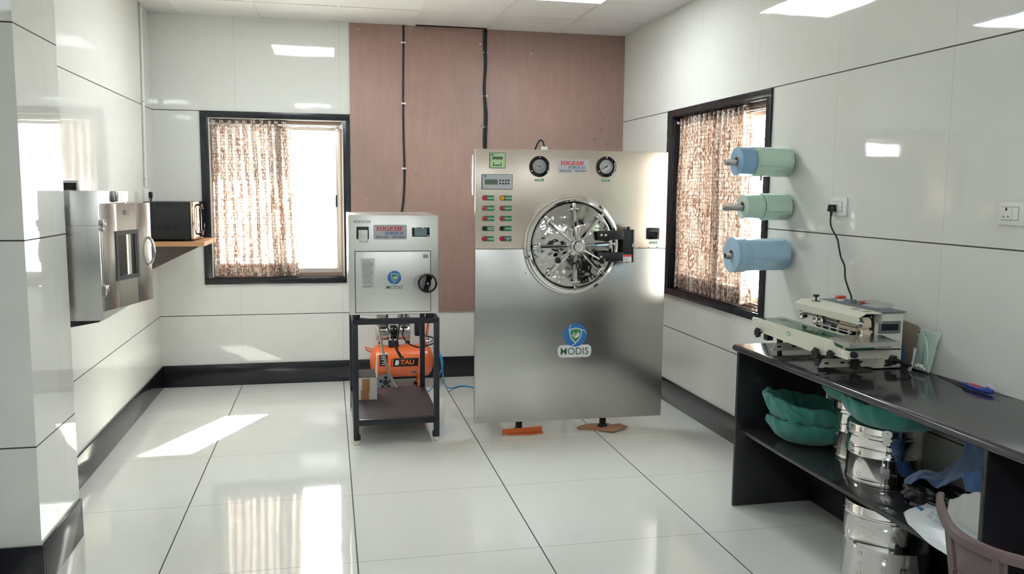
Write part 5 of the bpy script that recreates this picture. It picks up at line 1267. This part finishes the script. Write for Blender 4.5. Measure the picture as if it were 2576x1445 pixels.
lump('cloth_sack', 'grey crumpled sack on the floor under the shelf', 'sack', 2.20, 2.40, 0.0, 0.13, 0.15, 0.085, 'grey_cloth', 9, 0.25, 3)
lump('cloth_sack', 'pale grey crumpled sack on the floor in front of the other sack', 'sack', 1.98, 2.28, 0.0, 0.08, 0.12, 0.06, 'sheet_white', 14, 0.25, 3)

# ---------------------------------------------------------------- on the worktop: band sealer
SE = thing('band_sealer', 'cream continuous band sealing machine with green conveyor on the worktop', 'machine', (2.2, 3.35, CT_))
def sb(*a, name, mat='cream', par=SE, bev=0.0): return bx(*a, bev=bev).build(name, mat, par)
HB_ = sb(2.264, 2.400, 3.120, 3.56, 0.830, 1.069, name='housing', bev=0.004)
for x in (2.285, 2.38):
    for y in (3.14, 3.54): MB().lathe([(0, 0), (0.009, 0), (0.010, 0.006), (0, 0.006)], (x, y, CT_+0.0002), (0, 0, 1), 14).build('rubber_foot', 'rubber', SE)
h1 = sb(2.279, 2.386, 3.116, 3.1205, 0.981, 1.034, name='grip_surround', mat='grey', par=HB_, bev=0.002)
sb(2.292, 2.373, 3.1150, 3.1170, 0.994, 1.022, name='grip_recess', mat='dark_in', par=HB_)
sb(2.318, 2.352, 3.1165, 3.1203, 0.838, 0.845, name='fuse_slot', mat='black', par=HB_)
# control deck
DK = MB().prism([(2.262, 3.108, 1.071), (2.402, 3.108, 1.071), (2.402, 3.56, 1.071), (2.262, 3.56, 1.071)], (0, 0, 0.005)).build('control_deck', 'grey', SE)
m = MB(); m.lathe([(0.016, 0), (0.016, 0.012), (0.024, 0.014), (0.026, 0.018), (0.022, 0.023), (0, 0.024)], (2.33, 3.475, 1.076), (0, 0, 1), 28); m.build('stop_button', 'red_plastic', DK)
MB().lathe([(0, 0), (0.017, 0), (0.017, 0.011), (0, 0.011)], (2.33, 3.475, 1.0761), (0, 0, 1), 28).build('button_collar', 'white', DK)
MB().lathe([(0, 0), (0.013, 0), (0.011, 0.018), (0, 0.019)], (2.33, 3.37, 1.0761), (0, 0, 1), 24).build('speed_knob', 'grey', DK)
MB().box(2.345, 2.362, 3.335, 3.35, 1.0761, 1.090, bev=0.002).build('rocker_switch', 'red_plastic', DK)
m = MB(); cx0, cx1, cy0, cy1 = 2.30, 2.385, 3.17, 3.30
m.box(cx0, cx1, cy0, cy1, 1.0765, 1.102, bev=0.003); m.build('clear_cover', 'smoke', DK)
MB().box(cx0+0.01, cx1-0.01, cy0+0.012, cy1-0.012, 1.0763, 1.084).build('temperature_display', 'lab_silver', DK)
# back plate with the pulleys
BP = sb(2.252, 2.2635, 3.13, 3.54, 0.905, 1.062, name='back_plate', mat='gloss_black')
for y, z in ((3.135, 1.05), (3.135, 1.01), (3.135, 0.955)): pass
for x, z in ((2.251, 1.052), (2.251, 1.012), (2.251, 0.945)):
    MB().lathe([(0, 0.004), (0.004, 0.003), (0.006, 0)], (2.248, 3.128, z), (0, -1, 0), 12).build('bolt', 'chrome', BP)
sb(2.235, 2.2645, 3.126, 3.13, 0.905, 1.060, name='end_plate', mat='gloss_black', par=BP)
MB().lathe([(0, 0.003), (0.006, 0.003), (0.008, 0)], (2.25, 3.126, 0.988), (0, -1, 0), 16).build('bolt', 'chrome', BP)
# hood: folded sheet, six-sided section
sec = [(2.262, 1.030), (2.262, 1.076), (2.186, 1.078), (2.150, 1.060), (2.148, 1.030), (2.152, 1.028), (2.154, 1.057), (2.188, 1.074), (2.2605, 1.072), (2.2605, 1.030)]
HD = MB().prism([(x, 3.075, z) for x, z in sec], (0, 0.49, 0)).build('hood', 'cream', SE)
m = MB(); m.prism([(x, 3.5655, z) for x, z in ((2.262, 1.030), (2.262, 1.076), (2.186, 1.078), (2.150, 1.060), (2.148, 1.030))], (0, 0.003, 0)); m.build('hood_end', 'cream', HD)
for y in (3.20, 3.12): MB().box(2.205, 2.235, y-0.013, y+0.013, 1.0775, 1.0784).build('warning_sticker', 'wood', HD)
MB().box(2.19, 2.24, 3.145, 3.175, 1.0775, 1.0783).build('specification_sticker', 'lab_white', HD)
m = MB(); m.cyl((2.20, 3.47, 1.078), (2.20, 3.47, 1.100), 0.004); m.star((2.20, 3.47, 1.098), (0, 0, 1), 0.013, 0.010, 6); m.box(2.185, 2.215, 3.455, 3.485, 1.0785, 1.080); m.build('pressure_knob', 'black', SE)
# rollers (axes along the cross direction x)
def roller(y, z, r, x0, x1, rim, name, tyre=None):
    o = MB().lathe([(0, 0.002), (0.006, 0.002), (0.006, 0.0), (r*0.45, 0.004), (r*0.72, 0.004), (r*0.8, 0.0), (r, 0.001), (r, x1-x0), (0, x1-x0)], (x0, y, z), (1, 0, 0), 36).build(name, rim, SE)
    if tyre: MB().lathe([(r, 0.001), (r+0.004, 0.002), (r+0.004, x1-x0-0.001), (r, x1-x0)], (x0, y, z), (1, 0, 0), 36).build('tyre', tyre, o)
    return o
roller(3.095, 1.032, 0.0215, 2.175, 2.21, 'chrome', 'press_wheel', 'ivory'); roller(3.095, 0.983, 0.0225, 2.172, 2.21, 'chrome', 'press_wheel', 'ivory')
roller(3.53, 1.035, 0.013, 2.158, 2.185, 'chrome', 'belt_pulley'); roller(3.525, 1.002, 0.014, 2.160, 2.185, 'chrome', 'belt_pulley')
roller(3.42, 0.997, 0.018, 2.165, 2.20, 'chrome', 'belt_pulley', 'ivory'); roller(3.37, 1.000, 0.0225, 2.160, 2.20, 'chrome', 'embossing_wheel')
roller(3.42, 1.040, 0.017, 2.165, 2.20, 'chrome', 'belt_pulley'); roller(3.375, 1.038, 0.018, 2.160, 2.20, 'chrome', 'embossing_wheel')
roller(3.235, 1.000, 0.011, 2.163, 2.19, 'chrome', 'belt_pulley')
m = MB(); m.box(2.166, 2.200, 3.25, 3.335, 1.018, 1.033, bev=0.001).box(2.166, 2.200, 3.25, 3.335, 0.995, 1.012, bev=0.001)
HT = m.build('heating_block', 'silver', SE)
m = MB()
for k in range(6): m.lathe([(0, 0.0006), (0.005, 0.0006), (0.005, 0)], (2.166, 3.258+0.0135*k, 1.0035), (-1, 0, 0), 14)
m.build('block_holes', 'dark_in', HT)
m = MB(); m.box(2.165, 2.195, 3.125, 3.228, 1.012, 1.026, bev=0.001).box(2.165, 2.195, 3.125, 3.228, 0.992, 1.008, bev=0.001); m.build('cooling_block', 'ivory', SE)
m = MB(); m.box(2.170, 2.182, 3.43, 3.52, 1.017, 1.0185, mat=None).box(2.170, 2.182, 3.12, 3.52, 1.0135, 1.015); m.build('seal_band', 'ivory', SE)
m = MB(); m.tube([(2.145, 3.35, 0.990), (2.145, 3.20, 0.990), (2.145, 3.11, 0.990)], 0.003, 8)
for y in (3.33, 3.27, 3.21, 3.13): m.box(2.143, 2.150, y-0.004, y+0.004, 0.975, 1.0)
m.build('guide_rail', 'lab_silver', SE)
# conveyor
XS = 1.990
side = [(3.655, 0.952), (3.668, 0.962), (3.668, 0.974), (3.655, 0.981), (3.01, 0.981), (2.985, 0.962), (2.900, 0.955), (2.895, 0.922), (2.985, 0.922), (3.085, 0.905), (3.56, 0.918)]
SD = MB().prism([(XS-0.003, y, z) for y, z in side], (0.003, 0, 0)).build('conveyor_side', 'cream', SE)
MB().prism([(2.128, y, z) for y, z in side[:5]+[(3.01, 0.92), (3.56, 0.92)]], (0.003, 0, 0)).build('conveyor_side', 'cream', SE)
m = MB(); m.lathe([(0, 0.0006), (0.014, 0.0006), (0.014, 0)], (0, 0, 0), (-1, 0, 0), 28); 
for v in m.b.verts: v.co = Vector((v.co.x+XS-0.003, v.co.y*1.15+3.335, v.co.z*0.75+0.952))
OV = m.build('oval_badge', 'ink_teal', SD)
m = MB(); m.lathe([(0, 0.0009), (0.011, 0.0009), (0.011, 0)], (0, 0, 0), (-1, 0, 0), 28)
for v in m.b.verts: v.co = Vector((v.co.x+XS-0.003, v.co.y*1.15+3.335, v.co.z*0.70+0.952))
m.build('badge_face', 'green_face', OV)
for y, z in ((3.64, 0.966), (3.605, 0.966), (3.485, 0.964), (3.50, 0.945), (3.475, 0.942), (2.955, 0.945), (2.935, 0.944)): MB().lathe([(0, 0.003), (0.003, 0.002), (0.0045, 0)], (XS-0.003, y, z), (-1, 0, 0), 10).build('screw', 'chrome', SD)
m = MB(); pr = []
for i in range(9): a = PI/2-PI*i/8; pr.append((3.640+0.014*math.cos(a), 0.963+0.014*math.sin(a)))
for i in range(9): a = -PI/2-PI*i/8; pr.append((2.925+0.012*math.cos(a), 0.963+0.012*math.sin(a)-0.014*0))
m.prism([(XS+0.002, y, z) for y, z in pr], (0.124, 0, 0)); m.build('conveyor_belt', 'belt', SE)
m = MB(); m.cyl((XS-0.002, 3.640, 0.963), (2.130, 3.640, 0.963), 0.009).cyl((XS-0.002, 2.925, 0.963), (2.24, 2.925, 0.958), 0.009); m.build('conveyor_roller', 'chrome_r', SE)
# steel tray at the near end
m = MB(); m.prism([(1.989, 3.03, 0.985), (1.992, 2.895, 0.985), (2.215, 2.895, 0.985), (2.245, 3.05, 0.985), (2.10, 3.07, 0.985)], (0, 0, 0.003))
m.prism([(1.989, 3.03, 0.985), (1.9915, 2.895, 0.985), (1.9915, 2.895, 0.967), (1.989, 3.0, 0.975)], (0.0015, 0, 0)).prism([(1.992, 2.895, 0.985), (2.215, 2.895, 0.985), (2.215, 2.895, 0.970), (1.992, 2.895, 0.967)], (0, 0.0015, 0))
m.build('steel_tray', 'chrome_r', SE)
m = MB(); m.prism([(1.99, 2.905, 0.925), (2.03, 2.905, 0.925), (2.035, 2.905, 0.945), (1.99, 2.905, 0.957)], (0, 0.003, 0)).box(2.03, 2.24, 2.985, 2.99, 0.905, 0.955).box(2.205, 2.262, 3.02, 3.024, 0.89, 0.965); m.build('near_bracket', 'cream', SE)
for (p, ax, R_k) in (((XS-0.004, 3.575, 0.918), (-1, 0, 0), 0.021), ((XS-0.006, 3.085, 0.912), (-1, 0, 0), 0.023), ((XS-0.006, 2.985, 0.930), (-1, 0, 0), 0.014), ((2.155, 3.105, 0.862), (0, -1, 0), 0.024)):
    m = MB(); m.cyl(Vector(p), Vector(p)+Vector(ax)*0.012, 0.006); m.star(Vector(p)+Vector(ax)*0.010, ax, R_k, 0.016, 7); m.build('star_knob', 'rubber', SE)
MB().lathe([(0, 0.02), (0.011, 0.02), (0.013, 0.012), (0.013, 0), (0, 0)], (2.015, 2.905, 0.94), (0, -1, 0), 20).build('roller_knob', 'rubber', SE)
MB().lathe([(0, 0.006), (0.009, 0.006), (0.011, 0), (0, 0)], (2.235, 2.985, 0.948), (0, -1, 0), 20).build('roller_end', 'rubber', SE)
# base rails
def rail(y, x0, name):
    m = MB(); m.prism([(x0+0.012, y, 0.880), (2.264, y, 0.880), (2.264, y, 0.840), (x0, y, 0.846), (x0-0.004, y, 0.849)], (0, 0.004, 0)).box(x0, 2.264, y+0.004, y+0.03, 0.842, 0.846)
    o = m.build(name, 'cream', SE)
    m = MB()
    for xx in (2.04, 2.115, 2.20): m.box(xx-0.010, xx+0.010, y-0.0006, y+0.0002, 0.858, 0.866, bev=0.0)
    m.build('slot', 'dark_in', o)
rail(3.116, 2.010, 'base_rail'); rail(3.50, 2.010, 'base_rail')
m = MB(); m.box(2.005, 2.03, 3.12, 3.15, 0.846, 0.905).box(2.00, 2.03, 3.54, 3.575, 0.885, 0.915); m.build('support_bracket', 'matte_black', SE)
m = MB(); m.cyl((2.06, 3.53, CT_+0.0004), (2.06, 3.53, 0.92), 0.011, 0.016).box(2.0, 2.13, 3.42, 3.60, 0.913, 0.918); m.build('support_leg', 'black', SE)
MB().cyl((2.04, 3.13, CT_+0.0004), (2.04, 3.13, 0.845), 0.008, 0.012).build('support_foot', 'rubber', SE)

# behind the sealer
o = MB().prism([(2.452, 3.205, CT_+0.003), (2.448, 3.045, CT_+0.006), (2.464, 3.075, 0.87), (2.470, 3.115, 1.010), (2.468, 3.19, 1.018), (2.472, 3.35, 1.02), (2.455, 3.35, CT_+0.003)], (0.003, 0, 0)).build('cardboard_sheet', 'card_grey')
tag(o, 'grey-brown card sheet leaning on the wall behind the sealing machine', 'card')
o = MB().grid([[(2.452, 3.25, 0.93), (2.44, 3.20, 0.945), (2.436, 3.15, 0.915)], [(2.44, 3.25, 0.88), (2.425, 3.18, 0.89), (2.42, 3.12, 0.875)], [(2.43, 3.25, 0.829), (2.415, 3.16, 0.829), (2.41, 3.09, 0.829)]]).build('blue_wrap', 'blue_cloth', solid=0.002, sub=2)
tag(o, 'small piece of dark blue wrap between the sealing machine and the wall', 'cloth')
o = MB().grid([[(2.430, 3.085, 0.925), (2.425, 3.060, 0.920)], [(2.417, 3.072, 0.885), (2.412, 3.055, 0.880)], [(2.405, 3.068, 0.850), (2.405, 3.050, 0.850)], [(2.395, 3.075, 0.828), (2.395, 3.050, 0.827)]]).build('paper_strip', 'lab_white', solid=0.0008)
tag(o, 'curled white paper strip standing in front of the blue wrap', 'paper')
T = thing('sterile_pouch', 'clear green sealed pouch with handwriting leaning on the wall', 'pouch', (2.45, 3.04, CT_))
rows = []
for j in range(13):
    s = j/12; z = 0.830+0.172*s; lean = 0.030*(1-s)**1.3
    rows.append([(2.472-lean-0.012*math.sin(PI*k/8)*(0.4+0.6*math.sin(PI*s))-0.003*math.sin(9*s+k), 3.108-0.124*k/8+0.008*math.sin(4*s+0.5), z+0.003*math.sin(k)*(s > 0.9)) for k in range(9)])
PO = MB().grid(rows).build('pouch_film', 'pouch', T, solid=0.0012, sub=1)
m = MB(); m.tube([(2.452, 3.095, 0.975), (2.448, 3.06, 0.985), (2.444, 3.03, 0.965), (2.440, 3.01, 0.91), (2.434, 3.006, 0.87), (2.435, 3.03, 0.85), (2.436, 3.06, 0.86)], 0.0028, 8, sub=5); m.build('tubing', 'reel_green', T)
text('MBSRG+uvl', 0.02, (2.4345, 3.030, 0.905), (0.05, 0, 1), (0, 1, 0), 'tool_blue', T, width=0.085, height=0.010, shear=0.2)
m = MB(); m.tube([(2.462, 3.075, 0.995), (2.455, 3.055, 0.985), (2.452, 3.035, 0.98)], 0.0012, 6, sub=4); m.build('blue_thread', 'logo_blue', T)
rnd = random.Random(2)
m = MB()
for k in range(9): m.sph((2.43+rnd.uniform(-0.006, 0.006), 3.035+rnd.uniform(-0.03, 0.03), 0.838+rnd.uniform(0, 0.02)), rnd.uniform(0.005, 0.009), seg=10)
m.build('cotton_contents', 'white_m', T)
# instrument with red and blue grip, lying by the wall
T = thing('instrument_tool', 'long thin instrument with blue and red grip lying along the wall', 'tool', (2.42, 2.70, CT_))
MB().tube([(2.452, 2.955, 0.8285), (2.435, 2.86, 0.8285), (2.422, 2.79, 0.831), (2.418, 2.765, 0.832)], [0.0014, 0.0018, 0.004, 0.006], 8).build('shaft', 'ink', T)
MB().tube([(2.418, 2.77, 0.836), (2.412, 2.745, 0.838), (2.408, 2.70, 0.838), (2.412, 2.65, 0.838), (2.42, 2.625, 0.838)], [0.006, 0.011, 0.012, 0.012, 0.009], 14, sub=3).build('grip', 'tool_blue', T)
MB().tube([(2.408, 2.74, 0.846), (2.404, 2.70, 0.848), (2.406, 2.665, 0.847)], [0.004, 0.006, 0.004], 10, sub=3).build('grip_inlay', 'tool_red', T)
MB().sph((2.435, 2.66, 0.853), 0.012, (1, 1, 1), 14).sph((2.43, 2.640, 0.846), 0.009, (1, 1, 1), 14).build('clear_knob', 'lab_silver', T)
MB().tube([(2.425, 2.63, 0.84), (2.43, 2.60, 0.842)], 0.001, 6).build('wire', 'ink_grey', T)
o = MB().tube([(2.462, 2.99, 0.828), (2.463, 2.86, 0.830), (2.466, 2.72, 0.829), (2.467, 2.58, 0.828)], 0.0022, 6, sub=4).build('clear_tubing', 'lab_silver'); tag(o, 'thin clear tubing running along the wall on the worktop', 'tubing')
o = MB().tube([(1.992, 3.10, 0.8262), (2.0, 3.085, 0.8275), (2.012, 3.08, 0.829), (2.02, 3.09, 0.8275)], 0.0012, 6, sub=3).build('wire_scrap', 'lab_silver'); tag(o, 'tiny twisted wire scrap on the worktop below the sealing machine', 'scrap')

# ================================================================ plastic chair in the near right corner
CH = thing('plastic_chair', 'plum brown moulded plastic chair at the bottom right corner', 'chair', (1.75, 1.55, 0))
def rimpt(t):          # t from -1 (near tip) to 1 (far tip): plan curve of the backrest
    K_ = [(1.66, 1.36), (1.60, 1.395), (1.525, 1.50), (1.482, 1.570), (1.472, 1.645), (1.486, 1.709), (1.529, 1.792), (1.61, 1.907), (1.68, 1.955)]
    u = (t+1)/2*(len(K_)-1); i = min(int(u), len(K_)-2); f = u-i
    g = lambda j: Vector(K_[max(0, min(len(K_)-1, j))])
    p0, p1, p2, p3 = g(i-1), g(i), g(i+1), g(i+2)
    return 0.5*((2*p1)+(p2-p0)*f+(2*p0-5*p1+4*p2-p3)*f*f+(3*p1-p0-3*p2+p3)*f**3)
CC = Vector((1.76, 1.645))
def lean(p, z):        # the shell leans in towards the seat lower down
    k = (0.76-z)/0.34; d = (CC-p).normalized(); return p+d*0.055*k
NT_ = 40; ts = [-0.82+1.62*i/NT_ for i in range(NT_+1)]
m = MB(); rows = []
for t in ts:
    p = rimpt(t); d = (CC-p).normalized(); P3 = lambda a, z: (p.x+d.x*a, p.y+d.y*a, z)
    rows.append([P3(-0.006, 0.738), P3(-0.007, 0.757), P3(-0.002, 0.762), P3(0.011, 0.762), P3(0.014, 0.757), P3(0.011, 0.738)])
m.grid([list(r) for r in zip(*rows)]+[[r[0] for r in rows]])
m.b.faces.new([m.b.verts.new(x) for x in rows[0]]); m.b.faces.new([m.b.verts.new(x) for x in rows[-1]])
m.build('top_rim', 'plum', CH)
rows = []
for j in range(10):
    z = 0.740-0.035*j; row = []
    for i in range(31):
        t = -0.35+0.56*i/30; w_ = 1-0.10*(j/9); p = lean(rimpt(t*w_), z); row.append((p.x, p.y, z))
    rows.append(row)
MB().grid(rows).build('backrest', 'plum', CH, solid=0.004)
for sg in (1, -1):
    p0 = rimpt(0.285*sg+0.0); 
    m = MB(); pts = []
    for z, w_ in ((0.742, 0.020), (0.60, 0.022), (0.43, 0.030), (0.2, 0.026), (0.0, 0.020)):
        q = lean(p0, z) if z > 0.4 else lean(p0, 0.43)+Vector((-0.05, 0.035*sg))*(0.43-z)/0.43
        pts.append([(q.x-w_/2, q.y-w_/2, z), (q.x+w_/2, q.y-w_/2, z), (q.x+w_/2, q.y+w_/2, z), (q.x-w_/2, q.y+w_/2, z)])
    m.grid(pts, True, False); m.b.faces.new([m.b.verts.new(x) for x in pts[-1]]); m.b.faces.new([m.b.verts.new(x) for x in pts[0]])
    m.build('leg', 'plum', CH)
    m = MB(); pts = []
    for z, w_ in ((0.415, 0.034), (0.2, 0.028), (0.0, 0.022)):
        x_, y_ = 1.865+0.03*(0.415-z)/0.415, 1.645+0.205*sg+0.02*sg*(0.415-z)/0.415
        pts.append([(x_-w_/2, y_-w_/2, z), (x_+w_/2, y_-w_/2, z), (x_+w_/2, y_+w_/2, z), (x_-w_/2, y_+w_/2, z)])
    m.grid(pts, True, False); m.b.faces.new([m.b.verts.new(x) for x in pts[-1]]); m.b.faces.new([m.b.verts.new(x) for x in pts[0]])
    m.build('leg', 'plum', CH)
m = MB(); pts = [(1.545, 1.50), (1.56, 1.44), (1.62, 1.42), (1.88, 1.425), (1.90, 1.46), (1.90, 1.83), (1.88, 1.865), (1.62, 1.87), (1.56, 1.85), (1.545, 1.79)]
m.prism([(x, y, 0.405) for x, y in pts], (0, 0, 0.018)).prism([(x*0.97+0.05, y*0.97+0.05, 0.385) for x, y in pts], (0, 0, 0.02)); m.build('seat', 'plum', CH)
m = MB()
rows = []
for j in range(4):
    z = 0.66-0.03*j*0.4; row = []
    for i in range(17):
        t = 0.18-0.36*i/16; p = lean(rimpt(t), 0.66); d = (CC-p).normalized(); a = (-0.006, -0.016, -0.016, -0.006)[j]
        row.append((p.x+d.x*a, p.y+d.y*a, 0.655-0.30*(i/16)*(1-i/16)*1.0+(0.0, 0.003, -0.013, -0.016)[j]))
    rows.append(row)
m.grid(rows); m.build('back_rib', 'plum', CH)
